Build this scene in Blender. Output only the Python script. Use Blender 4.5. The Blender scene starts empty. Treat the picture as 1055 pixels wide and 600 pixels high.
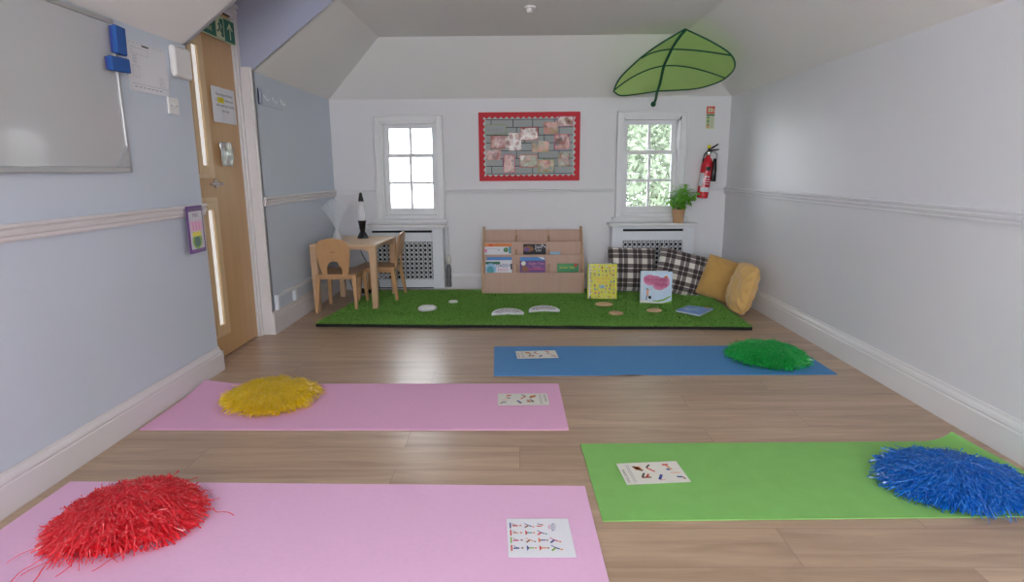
import bpy, math, random
from mathutils import Vector, Matrix, noise
R = math.radians
PI = math.pi
rnd = random.Random(7)
sc = bpy.context.scene
col = sc.collection

# ------------------------------------------------------------------ materials
def lin(c):
    return tuple(((v/255)/12.92 if v/255 <= .04045 else ((v/255+.055)/1.055)**2.4) for v in c)

def new_mat(name):
    m = bpy.data.materials.new(name); m.use_nodes = True
    nt = m.node_tree
    for n in list(nt.nodes): nt.nodes.remove(n)
    out = nt.nodes.new('ShaderNodeOutputMaterial')
    b = nt.nodes.new('ShaderNodeBsdfPrincipled')
    nt.links.new(b.outputs[0], out.inputs[0])
    return m, nt, b, out

def N(nt, typ, **kw):
    n = nt.nodes.new(typ)
    for k, v in kw.items():
        if k.startswith('i_'):
            key = k[2:]
            key = int(key) if key.isdigit() else key.replace('_', ' ')
            n.inputs[key].default_value = v
        else: setattr(n, k, v)
    return n

def mix(nt, fac, a, b, blend='MIX'):
    n = nt.nodes.new('ShaderNodeMix'); n.data_type = 'RGBA'; n.blend_type = blend
    for sock, v in ((n.inputs[0], fac), (n.inputs[6], a), (n.inputs[7], b)):
        if hasattr(v, 'is_linked'): nt.links.new(v, sock)
        elif isinstance(v, (int, float)): sock.default_value = v
        else: sock.default_value = (*v[:3], 1)
    return n.outputs[2]

def plain(name, c, rough=.55, spec=.5, metal=0, var=.06, scale=8, bump=0, bscale=200, sheen=0, trans=0, coat=0, sss=0):
    m, nt, b, out = new_mat(name)
    b.inputs['Roughness'].default_value = rough
    b.inputs['Specular IOR Level'].default_value = spec
    b.inputs['Metallic'].default_value = metal
    b.inputs['Coat Weight'].default_value = coat
    if sheen: b.inputs['Sheen Weight'].default_value = sheen
    tc = N(nt, 'ShaderNodeTexCoord')
    nz = N(nt, 'ShaderNodeTexNoise', i_Scale=scale, i_Detail=4.0)
    nt.links.new(tc.outputs['Object'], nz.inputs['Vector'])
    hi = tuple(min(1, v*(1+var)) for v in c); lo = tuple(v*(1-var) for v in c)
    nt.links.new(mix(nt, nz.outputs[0], lo, hi), b.inputs['Base Color'])
    if bump:
        n2 = N(nt, 'ShaderNodeTexNoise', i_Scale=bscale, i_Detail=3.0)
        nt.links.new(tc.outputs['Object'], n2.inputs['Vector'])
        bp = N(nt, 'ShaderNodeBump', i_Strength=bump, i_Distance=.002)
        nt.links.new(n2.outputs[0], bp.inputs['Height']); nt.links.new(bp.outputs[0], b.inputs['Normal'])
    if trans:
        t = N(nt, 'ShaderNodeBsdfTranslucent'); t.inputs[0].default_value = (*c, 1)
        ms = N(nt, 'ShaderNodeMixShader'); ms.inputs[0].default_value = trans
        nt.links.new(b.outputs[0], ms.inputs[1]); nt.links.new(t.outputs[0], ms.inputs[2]); nt.links.new(ms.outputs[0], out.inputs[0])
    return m

def wood(name, a, b_, axis=0, scale=1.0, rough=.45, coat=0):
    """straight wood grain running along one local axis"""
    m, nt, b, out = new_mat(name)
    b.inputs['Roughness'].default_value = rough
    b.inputs['Coat Weight'].default_value = coat
    tc = N(nt, 'ShaderNodeTexCoord')
    mp = N(nt, 'ShaderNodeMapping')
    s = [28*scale]*3; s[axis] = 1.6*scale
    mp.inputs['Scale'].default_value = s
    nt.links.new(tc.outputs['Object'], mp.inputs['Vector'])
    nz = N(nt, 'ShaderNodeTexNoise', i_Scale=1.5, i_Detail=6.0, i_Roughness=.65, i_Distortion=.4)
    nt.links.new(mp.outputs[0], nz.inputs['Vector'])
    nt.links.new(mix(nt, nz.outputs[0], a, b_), b.inputs['Base Color'])
    bp = N(nt, 'ShaderNodeBump', i_Strength=.08, i_Distance=.001)
    nt.links.new(nz.outputs[0], bp.inputs['Height']); nt.links.new(bp.outputs[0], b.inputs['Normal'])
    return m

def floor_mat():
    m, nt, b, out = new_mat('vinyl plank')
    tc = N(nt, 'ShaderNodeTexCoord')
    br = N(nt, 'ShaderNodeTexBrick', offset=.37, offset_frequency=2)
    br.inputs['Scale'].default_value = 1; br.inputs['Brick Width'].default_value = 1.22; br.inputs['Row Height'].default_value = .182
    br.inputs['Mortar Size'].default_value = .0012; br.inputs['Mortar Smooth'].default_value = .3; br.inputs['Bias'].default_value = 0
    br.inputs['Color1'].default_value = (0, 0, 0, 1); br.inputs['Color2'].default_value = (1, 1, 1, 1); br.inputs['Mortar'].default_value = (.5, .5, .5, 1)
    nt.links.new(tc.outputs['Object'], br.inputs['Vector'])
    mp = N(nt, 'ShaderNodeMapping'); mp.inputs['Scale'].default_value = (1.3, 14, 1)
    add = N(nt, 'ShaderNodeVectorMath', operation='ADD')
    sc_ = N(nt, 'ShaderNodeVectorMath', operation='SCALE'); sc_.inputs['Scale'].default_value = 58
    nt.links.new(br.outputs['Color'], sc_.inputs[0])
    nt.links.new(tc.outputs['Object'], mp.inputs['Vector'])
    nt.links.new(mp.outputs[0], add.inputs[0]); nt.links.new(sc_.outputs[0], add.inputs[1])
    nz = N(nt, 'ShaderNodeTexNoise', i_Scale=1.4, i_Detail=7.0, i_Roughness=.62, i_Distortion=.6)
    nt.links.new(add.outputs[0], nz.inputs['Vector'])
    rp = N(nt, 'ShaderNodeValToRGB')
    rp.color_ramp.elements[0].position = .3; rp.color_ramp.elements[1].position = .72
    rp.color_ramp.elements[0].color = (.36, .245, .165, 1); rp.color_ramp.elements[1].color = (.56, .405, .285, 1)
    nt.links.new(nz.outputs[0], rp.inputs[0])
    tone = mix(nt, .07, rp.outputs[0], br.outputs['Color'], 'OVERLAY')
    c = mix(nt, br.outputs['Fac'], tone, (.26, .18, .13))
    nt.links.new(c, b.inputs['Base Color'])
    b.inputs['Roughness'].default_value = .30
    b.inputs['Specular IOR Level'].default_value = .5
    bp = N(nt, 'ShaderNodeBump', i_Strength=.05, i_Distance=.001)
    nt.links.new(nz.outputs[0], bp.inputs['Height']); nt.links.new(bp.outputs[0], b.inputs['Normal'])
    return m

def tartan_mat(name, ox=0):
    m, nt, b, out = new_mat(name)
    b.inputs['Roughness'].default_value = .9
    b.inputs['Sheen Weight'].default_value = .3
    tc = N(nt, 'ShaderNodeTexCoord'); sep = N(nt, 'ShaderNodeSeparateXYZ')
    nt.links.new(tc.outputs['UV'], sep.inputs[0])
    def M(op, a, b2=None, c=None):
        n = N(nt, 'ShaderNodeMath', operation=op)
        for i, v in enumerate((a, b2, c)):
            if v is None: continue
            if hasattr(v, 'is_linked'): nt.links.new(v, n.inputs[i])
            else: n.inputs[i].default_value = v
        return n.outputs[0]
    per = .122
    def bands(s, off):
        f = M('FRACT', M('DIVIDE', M('ADD', s, off+5), per))
        big = M('LESS_THAN', f, .62)
        line = M('LESS_THAN', M('ABSOLUTE', M('SUBTRACT', f, .31)), .035)
        return M('SUBTRACT', big, line)
    fx = bands(sep.outputs[0], ox); fy = bands(sep.outputs[1], .03)
    c = mix(nt, fx, (.80, .77, .70), (.215, .185, .18))
    c2 = mix(nt, fx, (.20, .165, .16), (.045, .032, .034))
    c = mix(nt, fy, c, c2)
    nz = N(nt, 'ShaderNodeTexNoise', i_Scale=260.0)
    nt.links.new(tc.outputs['UV'], nz.inputs['Vector'])
    c = mix(nt, .12, c, nz.outputs[0], 'OVERLAY')
    nt.links.new(c, b.inputs['Base Color'])
    return m

def pane_mat():
    m, nt, b, out = new_mat('window glass')
    nt.nodes.remove(b)
    t = N(nt, 'ShaderNodeBsdfTransparent'); g = N(nt, 'ShaderNodeBsdfGlossy'); g.inputs['Roughness'].default_value = .03
    fr = N(nt, 'ShaderNodeFresnel'); fr.inputs[0].default_value = 1.45
    ms = N(nt, 'ShaderNodeMixShader')
    nt.links.new(fr.outputs[0], ms.inputs[0]); nt.links.new(t.outputs[0], ms.inputs[1]); nt.links.new(g.outputs[0], ms.inputs[2])
    nt.links.new(ms.outputs[0], out.inputs[0])
    return m

def photo_mat(name, cols, scale=22):
    """blotchy colours of a small printed photo behind a laminate"""
    m, nt, b, out = new_mat(name)
    b.inputs['Roughness'].default_value = .32; b.inputs['Coat Weight'].default_value = .12
    tc = N(nt, 'ShaderNodeTexCoord')
    nz = N(nt, 'ShaderNodeTexNoise', i_Scale=scale, i_Detail=2.0)
    nt.links.new(tc.outputs['Object'], nz.inputs['Vector'])
    rp = N(nt, 'ShaderNodeValToRGB')
    while len(rp.color_ramp.elements) < len(cols): rp.color_ramp.elements.new(.5)
    for i, c in enumerate(cols):
        rp.color_ramp.elements[i].position = .32+.36*i/(len(cols)-1); rp.color_ramp.elements[i].color = (*lin(c), 1)
    nt.links.new(nz.outputs[0], rp.inputs[0]); nt.links.new(rp.outputs[0], b.inputs['Base Color'])
    return m

def lamp_glass(name, c=(1, 1, 1), rough=.02, alpha=.25):
    m, nt, b, out = new_mat(name)
    b.inputs['Base Color'].default_value = (*c, 1); b.inputs['Roughness'].default_value = rough
    t = N(nt, 'ShaderNodeBsdfTransparent'); ms = N(nt, 'ShaderNodeMixShader'); ms.inputs[0].default_value = alpha
    nt.links.new(t.outputs[0], ms.inputs[1]); nt.links.new(b.outputs[0], ms.inputs[2]); nt.links.new(ms.outputs[0], out.inputs[0])
    return m

M = {}
M['wall_blue'] = plain('pale blue wall paint', (.60, .66, .75), .5, .4, var=.02, scale=2, bump=.04, bscale=90)
M['wall_white'] = plain('white wall paint', (.77, .775, .82), .42, .5, var=.02, scale=2, bump=.04, bscale=90)
M['wall_back'] = plain('warm white wall paint', (.78, .775, .80), .5, .4, var=.02, scale=2, bump=.04, bscale=90)
M['ceil'] = plain('ceiling paint', (.87, .86, .85), .7, .3, var=.015, scale=2)
M['violet'] = plain('lilac blue paint', (.40, .43, .56), .6, .3, var=.02, scale=2)
M['gloss'] = plain('white gloss paint', (.80, .80, .82), .3, .5, var=.015, scale=4)
M['gloss_cream'] = plain('off white gloss paint', (.72, .69, .70), .32, .5, var=.03, scale=4)
M['cover'] = plain('white satin board', (.74, .77, .82), .4, .5, var=.015, scale=4)
M['dark'] = plain('dark interior shade', (.02, .02, .022), .8, .2)
M['floor'] = floor_mat()
M['door'] = wood('golden oak veneer', (.52, .30, .125), (.68, .43, .215), 2, .5, .35)
M['bead'] = wood('pale beading', (.66, .46, .24), (.80, .60, .36), 2, .8, .35)
M['beech'] = wood('pale beech', (.60, .40, .24), (.76, .55, .36), 0, .8, .4)
M['beechv'] = wood('pale beech upright', (.54, .34, .20), (.68, .46, .29), 2, .8, .4)
M['chair'] = wood('honey beech', (.50, .27, .12), (.64, .38, .19), 2, .8, .38)
M['shelf'] = wood('pinkish beech board', (.50, .31, .235), (.62, .42, .33), 2, 1.0, .5)
M['shelf_edge'] = wood('beech edging', (.48, .29, .17), (.60, .40, .25), 2, 1.0, .45)
M['pink'] = plain('pink foam', (.80, .44, .655), .75, .25, var=.04, scale=60, bump=.5, bscale=260)
M['pink2'] = plain('light pink foam', (.82, .50, .73), .75, .25, var=.04, scale=60, bump=.5, bscale=260)
M['blue'] = plain('blue foam', (.075, .27, .58), .6, .35, var=.06, scale=60, bump=.5, bscale=260)
M['green'] = plain('green foam', (.235, .53, .14), .7, .3, var=.08, scale=14, bump=.5, bscale=260)
M['turf'] = plain('turf backing green', (.07, .22, .025), .95, .1, var=.3, scale=30)
M['blade'] = plain('grass blade', (.205, .43, .085), .6, .3, var=.65, scale=60)
M['black'] = plain('black rubber', (.012, .012, .013), .7, .3)
M['blackgloss'] = plain('black gloss plastic', (.010, .010, .012), .22, .5)
M['white'] = plain('white plastic', (.80, .79, .78), .4, .5, var=.01)
M['paper'] = plain('white paper', (.80, .81, .86), .6, .3, var=.015)
M['laminate'] = plain('laminated paper', (.78, .79, .84), .15, .5, var=.015, coat=.5)
M['cream_paper'] = plain('cream card', (.76, .75, .68), .45, .3, var=.02)
M['alu'] = plain('aluminium', (.55, .55, .56), .35, .5, metal=.7)
M['steel'] = plain('satin steel', (.65, .65, .65), .25, .5, metal=1)
M['board_white'] = plain('whiteboard enamel', (.52, .53, .54), .08, .5, var=.005)
M['eraser'] = plain('blue felt and plastic', (.02, .10, .36), .6, .4)
M['red'] = plain('red card', (.62, .035, .05), .6, .3)
M['redgloss'] = plain('red gloss enamel', (.60, .015, .03), .25, .5, coat=.3)
M['greypaper'] = plain('grey sugar paper', (.42, .44, .44), .8, .2, var=.08, scale=50)
M['scallop'] = plain('scalloped silver border', (.52, .58, .56), .5, .4, var=.08, scale=60)
M['joint'] = plain('dark drawn line', (.06, .06, .07), .8, .2)
M['ink'] = plain('black ink', (.03, .03, .035), .6, .3)
M['greyink'] = plain('grey ink', (.30, .30, .34), .6, .3)
M['yellowink'] = plain('yellow highlighter', (.80, .72, .02), .5, .3)
M['orange'] = plain('orange ink', (.80, .25, .06), .5, .3)
M['skin'] = plain('printed skin tone', (.75, .38, .24), .5, .3)
M['brown'] = plain('printed brown', (.30, .13, .07), .5, .3)
M['navy'] = plain('printed navy', (.04, .06, .28), .5, .3)
M['teal'] = plain('printed teal', (.10, .36, .42), .5, .3)
M['lime'] = plain('printed green', (.22, .45, .05), .5, .3)
M['magenta'] = plain('printed magenta', (.70, .08, .25), .5, .3)
M['inkred'] = plain('printed red', (.68, .07, .05), .5, .3)
M['skyb'] = plain('printed sky blue', (.30, .55, .78), .4, .4)
M['midb'] = plain('printed mid blue', (.06, .25, .62), .4, .4)
M['purple'] = plain('printed purple', (.16, .06, .26), .4, .4)
M['pinkp'] = plain('printed pink', (.80, .25, .45), .45, .4, var=.25, scale=60)
M['exitgreen'] = plain('safety green', (.0, .13, .07), .4, .4)
M['exitcream'] = plain('photoluminescent cream', (.62, .68, .45), .5, .4)
M['bookyellow'] = plain('acid yellow cover', (.66, .64, .02), .35, .4)
M['bookgreen'] = plain('green cover', (.03, .27, .09), .35, .4)
M['booksky'] = plain('pale sky cover', (.50, .64, .80), .35, .4, var=.15, scale=14)
M['bookblue'] = plain('flat blue cover', (.16, .34, .70), .35, .4, var=.35, scale=18)
M['stone_w'] = plain('white pebble', (.70, .72, .70), .35, .5, var=.2, scale=20)
M['stone_t'] = plain('tan wood slice', (.62, .42, .25), .6, .3, var=.1, scale=30)
M['tartan'] = tartan_mat('dark checked wool', 0)
M['tartan2'] = tartan_mat('dark checked wool rotated', .04)
M['mustard'] = plain('mustard velvet', (.60, .35, .10), .7, .3, var=.12, scale=10, sheen=.5)
M['mustard2'] = plain('golden velvet', (.68, .42, .14), .65, .3, var=.12, scale=10, sheen=.5)
M['pot'] = plain('kraft pot', (.62, .38, .22), .7, .3, var=.12, scale=30)
M['soil'] = plain('soil', (.04, .025, .015), .95, .1)
M['leafg'] = plain('basil leaf', (.24, .58, .07), .45, .4, var=.3, scale=25, trans=.4)
M['stem'] = plain('green stem', (.20, .42, .10), .5, .3)
M['canopy'] = plain('green canopy fabric', (.56, .80, .30), .7, .2, var=.10, scale=7, trans=.55)
M['rib'] = plain('dark green binding', (.015, .12, .06), .6, .3)
M['fibre'] = plain('fibre optic strand', (.80, .83, .88), .3, .6, var=.01)
M['glass'] = pane_mat()
M['clear'] = lamp_glass('lamp globe glass', (.95, .93, .97), .05, .35)
M['sleeve'] = lamp_glass('thin clear sleeve', (.95, .95, .95), .06, .14)
M['clearbase'] = lamp_glass('clear acrylic base', (.9, .92, .95), .05, .5)
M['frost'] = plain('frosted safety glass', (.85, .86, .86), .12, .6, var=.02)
_b = [n for n in M['frost'].node_tree.nodes if n.type == 'BSDF_PRINCIPLED'][0]   # glow added to the glass, standing in for a lit corridor
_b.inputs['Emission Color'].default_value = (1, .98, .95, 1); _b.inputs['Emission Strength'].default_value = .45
M['pipe_grey'] = plain('grey pipe lagging', (.16, .17, .18), .6, .3, var=.2, scale=40)
M['foliage'] = plain('garden foliage', (.25, .30, .215), .8, .1, var=.3, scale=3, trans=.3)
M['bark'] = plain('bark', (.15, .11, .08), .9, .2)
M['lawn'] = plain('garden lawn', (.05, .09, .03), .9, .1, var=.3, scale=3)
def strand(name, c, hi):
    """shiny cut plastic film: colour differs a little, with thin highlights painted in as a lighter tone"""
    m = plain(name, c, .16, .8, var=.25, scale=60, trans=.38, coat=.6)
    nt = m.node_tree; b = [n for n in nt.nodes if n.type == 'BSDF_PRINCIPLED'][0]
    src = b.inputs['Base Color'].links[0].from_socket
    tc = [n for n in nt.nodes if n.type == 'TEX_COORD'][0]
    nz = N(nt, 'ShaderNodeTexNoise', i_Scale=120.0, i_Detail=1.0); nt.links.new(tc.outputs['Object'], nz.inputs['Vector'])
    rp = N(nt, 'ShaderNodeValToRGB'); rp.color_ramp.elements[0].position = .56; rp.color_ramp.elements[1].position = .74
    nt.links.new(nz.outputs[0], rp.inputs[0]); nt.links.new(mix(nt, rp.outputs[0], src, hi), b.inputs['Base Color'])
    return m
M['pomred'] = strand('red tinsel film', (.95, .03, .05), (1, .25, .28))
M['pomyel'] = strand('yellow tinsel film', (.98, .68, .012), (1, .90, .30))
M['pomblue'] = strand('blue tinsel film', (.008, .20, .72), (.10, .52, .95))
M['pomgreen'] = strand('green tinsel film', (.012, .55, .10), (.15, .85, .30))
PH = [photo_mat('photo print %s' % k, c, s) for k, c, s in (
    ('rose', [(95, 60, 50), (165, 95, 88), (200, 150, 135), (85, 60, 50)], 14),
    ('olive', [(70, 60, 30), (160, 130, 80), (200, 120, 100), (60, 50, 40)], 13),
    ('white', [(120, 60, 55), (190, 150, 140), (235, 225, 220), (150, 95, 90)], 13),
    ('mixed', [(60, 60, 60), (170, 120, 100), (110, 120, 75), (215, 195, 185)], 15))]

# ------------------------------------------------------------------ mesh helpers
class MB:
    def __init__(s): s.v = []; s.f = []; s.mi = []; s.mats = []; s.uv = {}
    def m(s, mat):
        mat = M[mat] if isinstance(mat, str) else mat
        if mat not in s.mats: s.mats.append(mat)
        return s.mats.index(mat)
    def add(s, vs, fs, mat, mtx=None):
        k = len(s.v); i = s.m(mat)
        for v in vs:
            v = Vector(v)
            s.v.append(tuple(mtx @ v) if mtx else tuple(v))
        for f in fs: s.f.append(tuple(k+j for j in f)); s.mi.append(i)
        return k
    def box(s, x0, x1, y0, y1, z0, z1, mat, mtx=None):
        vs = [(x, y, z) for z in (z0, z1) for y in (y0, y1) for x in (x0, x1)]
        return s.add(vs, [(0, 2, 3, 1), (4, 5, 7, 6), (0, 1, 5, 4), (2, 6, 7, 3), (0, 4, 6, 2), (1, 3, 7, 5)], mat, mtx)
    def prism(s, pts, d0, d1, mat, axis='y', mtx=None, side=None):
        """2D outline extruded; axis y: pts are (x,z); axis x: pts are (y,z); axis z: pts are (x,y)"""
        def P(p, d): return {'y': (p[0], d, p[1]), 'x': (d, p[0], p[1]), 'z': (p[0], p[1], d)}[axis]
        n = len(pts)
        vs = [P(p, d0) for p in pts]+[P(p, d1) for p in pts]
        s.add(vs, [tuple(range(n)), tuple(range(2*n-1, n-1, -1))], mat, mtx)
        s.add(vs, [(i, i+n, (i+1) % n+n, (i+1) % n) for i in range(n)], side or mat, mtx)
    def lathe(s, prof, mat, n=24, mtx=None, cap=True):
        vs = []; fs = []
        for r, z in prof:
            for i in range(n):
                a = 2*PI*i/n; vs.append((r*math.cos(a), r*math.sin(a), z))
        for j in range(len(prof)-1):
            for i in range(n):
                fs.append((j*n+i, j*n+(i+1) % n, (j+1)*n+(i+1) % n, (j+1)*n+i))
        if cap: fs += [tuple(range(n-1, -1, -1)), tuple(range((len(prof)-1)*n, len(prof)*n))]
        s.add(vs, fs, mat, mtx)
    def tube(s, path, r, mat, n=8, mtx=None, closed=False):
        path = [Vector(p) for p in path]; L = len(path)
        rs = r if isinstance(r, (list, tuple)) else [r]*L
        vs = []; fs = []; up = None
        for k, p in enumerate(path):
            a = path[(k-1) % L] if (closed or k) else p; b = path[(k+1) % L] if (closed or k < L-1) else p
            t = (b-a).normalized()
            if up is None: up = Vector((0, 0, 1)) if abs(t.z) < .9 else Vector((1, 0, 0))
            x = t.cross(up).normalized(); y = x.cross(t).normalized(); up = y
            for i in range(n):
                an = 2*PI*i/n; vs.append(p+x*rs[k]*math.cos(an)+y*rs[k]*math.sin(an))
        for j in range(L if closed else L-1):
            for i in range(n):
                q = (j+1) % L
                fs.append((j*n+i, j*n+(i+1) % n, q*n+(i+1) % n, q*n+i))
        if not closed: fs += [tuple(range(n-1, -1, -1)), tuple(range((L-1)*n, L*n))]
        s.add(vs, fs, mat, mtx)
    def disc(s, cx, cy, rx, ry, z, mat, n=12, mtx=None):
        s.add([(cx+rx*math.cos(2*PI*i/n), cy+ry*math.sin(2*PI*i/n), z) for i in range(n)], [tuple(range(n))], mat, mtx)
    def stroke(s, x0, y0, x1, y1, w, z, mat, mtx=None, w1=None):
        w1 = w if w1 is None else w1
        d = Vector((x1-x0, y1-y0)); d.normalize(); p = Vector((-d.y, d.x))
        s.add([(x0+p.x*w/2, y0+p.y*w/2, z), (x0-p.x*w/2, y0-p.y*w/2, z), (x1-p.x*w1/2, y1-p.y*w1/2, z), (x1+p.x*w1/2, y1+p.y*w1/2, z)], [(0, 1, 2, 3)], mat, mtx)
    def poly(s, pts, z, mat, mtx=None):
        s.add([(x, y, z) for x, y in pts], [tuple(range(len(pts)))], mat, mtx)
    def rect(s, x0, y0, x1, y1, z, mat, mtx=None):
        s.poly([(x0, y0), (x1, y0), (x1, y1), (x0, y1)], z, mat, mtx)
    def text(s, body, size, x, y, z, mat, mtx=None, align='LEFT', rot=0):
        cu = bpy.data.curves.new('t', 'FONT'); cu.body = body; cu.size = size; cu.align_x = align; cu.resolution_u = 2
        o = bpy.data.objects.new('t', cu); col.objects.link(o)
        me = o.to_mesh()
        T = Matrix.Translation((x, y, z)) @ Matrix.Rotation(rot, 4, 'Z')
        if mtx: T = mtx @ T
        s.add([v.co.copy() for v in me.vertices], [tuple(p.vertices) for p in me.polygons], mat, T)
        o.to_mesh_clear(); bpy.data.objects.remove(o); bpy.data.curves.remove(cu)
    def build(s, name, parent=None, smooth=False, bevel=0, subsurf=0, loc=None, rot=None, solid=0):
        me = bpy.data.meshes.new(name); me.from_pydata(s.v, [], s.f)
        for m in s.mats: me.materials.append(m)
        me.polygons.foreach_set('material_index', s.mi)
        if smooth: me.polygons.foreach_set('use_smooth', [True]*len(s.f))
        me.update()
        o = bpy.data.objects.new(name, me); col.objects.link(o)
        if parent: o.parent = parent
        if loc: o.location = loc
        if rot: o.rotation_euler = rot
        if solid:
            md = o.modifiers.new('s', 'SOLIDIFY'); md.thickness = solid; md.offset = 0
        if bevel:
            md = o.modifiers.new('b', 'BEVEL'); md.width = bevel; md.segments = 2; md.limit_method = 'ANGLE'; md.angle_limit = R(40)
        if subsurf:
            md = o.modifiers.new('s', 'SUBSURF'); md.levels = subsurf; md.render_levels = subsurf
        return o

def tag(o, label, cat, group=None, kind=None):
    if label: o['label'] = label
    if cat: o['category'] = cat
    if group: o['group'] = group
    if kind: o['kind'] = kind
    return o
def thing(name, label, cat, loc=(0, 0, 0), rot=(0, 0, 0), group=None):
    o = bpy.data.objects.new(name, None); col.objects.link(o); o.empty_display_size = .1
    o.location = loc; o.rotation_euler = rot
    return tag(o, label, cat, group)
def struct(o, label=None):
    o['kind'] = 'structure'
    if label: o['label'] = label
    return o
def smooth_angle(o, a=35):
    for p in o.data.polygons: p.use_smooth = True
    o.data.set_sharp_from_angle(angle=R(a)) if hasattr(o.data, 'set_sharp_from_angle') else None
    return o
# frames that map a flat drawing (x right, y up, z out of the face) onto a wall
def face_back(x, y, z):    # on the back wall, facing the room (-Y)
    return Matrix(((1, 0, 0, x), (0, 0, -1, y), (0, 1, 0, z), (0, 0, 0, 1)))
def face_left(x, y, z):    # on the left wall, facing +X; drawing's right runs along +Y
    return Matrix(((0, 0, 1, x), (1, 0, 0, y), (0, 1, 0, z), (0, 0, 0, 1)))

# ------------------------------------------------------------------ room
XL, XR, YB, YF = -1.64, 1.837, 5.41, -2.6
ZT, ZC = 1.676, 2.09
XD, Y1, Y2 = -1.72, 3.124, 3.87          # door recess
XSL, XSR, YS = -1.085, 1.28, 4.96        # where the slopes meet the flat ceiling

b = MB(); b.box(-2.2, 2.2, -2.9, 5.7, -.1, 0, 'floor'); struct(b.build('floor'), 'wood-look vinyl plank floor')

# back wall with two window openings
WL = (-1.21, -.715, .66, 1.487); WR = (.915, 1.415, .665, 1.505)
b = MB()
def wallband(x0, x1, z0, z1): b.box(x0, x1, YB, YB+.22, z0, z1, 'wall_back')
ZK = ZC+.1
wallband(-2.0, WL[0], 0, ZK); wallband(WL[1], WR[0], 0, ZK); wallband(WR[1], 2.1, 0, ZK)
for W in (WL, WR): wallband(W[0], W[1], 0, W[2]); wallband(W[0], W[1], W[3], ZK)
struct(b.build('wall_back'), 'white back wall with two small windows')
# left wall: near stretch, recess, far stretch. the opening behind the camera is added for a fill lamp
b = MB()
b.box(XL-.3, XL, YF, -1.9, 0, ZT+.02, 'wall_blue'); b.box(XL-.3, XL, -.3, Y1, 0, ZT, 'wall_blue')
b.box(XL-.3, XL, -1.9, -.3, 0, .8, 'wall_blue'); b.box(XL-.3, XL, -1.9, -.3, 1.6, ZT, 'wall_blue')
b.box(XL-.3, XL, Y2, YB, 0, ZT, 'wall_blue')
b.box(XD-.22, XD-.05, Y1, Y2, 1.99, ZC, 'wall_blue')
struct(b.build('wall_left'), 'pale blue left wall with a recessed doorway')
b = MB(); b.box(XR, XR+.2, YF, YB, 0, ZT, 'wall_white'); struct(b.build('wall_right'), 'plain white right wall')
# front wall behind the camera with a wide opening added for a fill lamp
b = MB()
b.box(-2, -1.2, YF-.2, YF, 0, ZK, 'wall_white'); b.box(1.3, 2, YF-.2, YF, 0, ZK, 'wall_white')
b.box(-1.2, 1.3, YF-.2, YF, 0, .75, 'wall_white'); b.box(-1.2, 1.3, YF-.2, YF, 1.85, ZK, 'wall_white')
struct(b.build('wall_front'), 'wall behind the camera')

# ceiling: flat centre, slopes to the eaves on three sides, dormer gap over the door
b = MB()
def q(*vs, mat='ceil'): b.add(vs, [tuple(range(len(vs)))], mat)
q((XSL, YF, ZC), (XSL, YS, ZC), (XSR, YS, ZC), (XSR, YF, ZC))
q((XL, YF, ZT), (XL, Y1, ZT), (XSL, Y1, ZC), (XSL, YF, ZC))
q((XL, Y2, ZT), (XL, YB, ZT), (XSL, YS, ZC), (XSL, Y2, ZC))
q((XL, YB, ZT), (XR, YB, ZT), (XSR, YS, ZC), (XSL, YS, ZC))
q((XR, YB, ZT), (XR, YF, ZT), (XSR, YF, ZC), (XSR, YS, ZC))
q((XSL, Y1, ZC), (XD-.2, Y1, ZC), (XD-.2, Y2, ZC), (XSL, Y2, ZC))
# roof deck over it all
b.box(-2.2, 2.2, -2.9, 5.7, ZC+.12, ZC+.2, 'ceil')
struct(b.build('ceiling'), 'white sloping attic ceiling')
# dormer cheeks (solid wedges)
b = MB()
b.prism([(XL, ZT), (XSL, ZC), (XL-.3, ZC), (XL-.3, ZT)], Y2, Y2+.03, 'violet', 'y')
b.prism([(XL, ZT), (XSL, ZC), (XL-.3, ZC), (XL-.3, ZT)], Y1-.03, Y1, 'violet', 'y')
b.box(XD-.22, XL, Y2, Y2+.03, 0, ZT, 'wall_blue')
struct(b.build('wall_dormer'), 'lilac blue side of the ceiling recess above the door')

def rail_profile(z0, z1, d):
    h = z1-z0
    return [(0, z0), (d*.45, z0), (d*.55, z0+h*.12), (d*.5, z0+h*.28), (d*.8, z0+h*.38), (d*.85, z0+h*.55), (d*.62, z0+h*.64), (d*.68, z0+h*.72), (d, z0+h*.82), (d, z0+h*.93), (d*.9, z1), (0, z1)]
def base_profile(h, d):
    return [(0, 0), (d, 0), (d, h*.70), (d*.82, h*.735), (d*.9, h*.79), (d*.72, h*.87), (d*.45, h*.93), (d*.35, h), (0, h)]
def run(name, prof, kind, a, c, mat, label):
    """kind L/R/B/Y: moulding along the left, right, or back wall; a..c the extent"""
    b = MB()
    if kind == 'L': b.prism([(XL+d, z) for d, z in prof], a, c, mat, 'y')
    if kind == 'R': b.prism([(XR-d, z) for d, z in prof], a, c, mat, 'y')
    if kind == 'B': b.prism([(YB-d, z) for d, z in prof], a, c, mat, 'x')
    return b
Z0, Z1 = .848, .905
b = run('', rail_profile(Z0, Z1, .026), 'L', YF, Y1, 'gloss_cream', '')
struct(b.build('trim_1'), 'dado rail along the near left wall')
b = run('', rail_profile(Z0, Z1, .026), 'L', Y2+.01, YB, 'gloss_cream', '')
struct(b.build('trim_2'), 'dado rail on the left wall beyond the door')
b = run('', rail_profile(Z0, Z1, .026), 'R', YF, YB, 'wall_white', '')
struct(b.build('trim_3'), 'dado rail along the right wall')
b = MB()
for x0, x1 in ((XL, -1.262), (-.672, .862), (1.468, XR)): b.prism([(YB-d, z) for d, z in rail_profile(.862, .905, .018)], x0, x1, 'wall_back', 'x')
struct(b.build('trim_4'), 'dado rail across the back wall')
hb = .135
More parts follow.
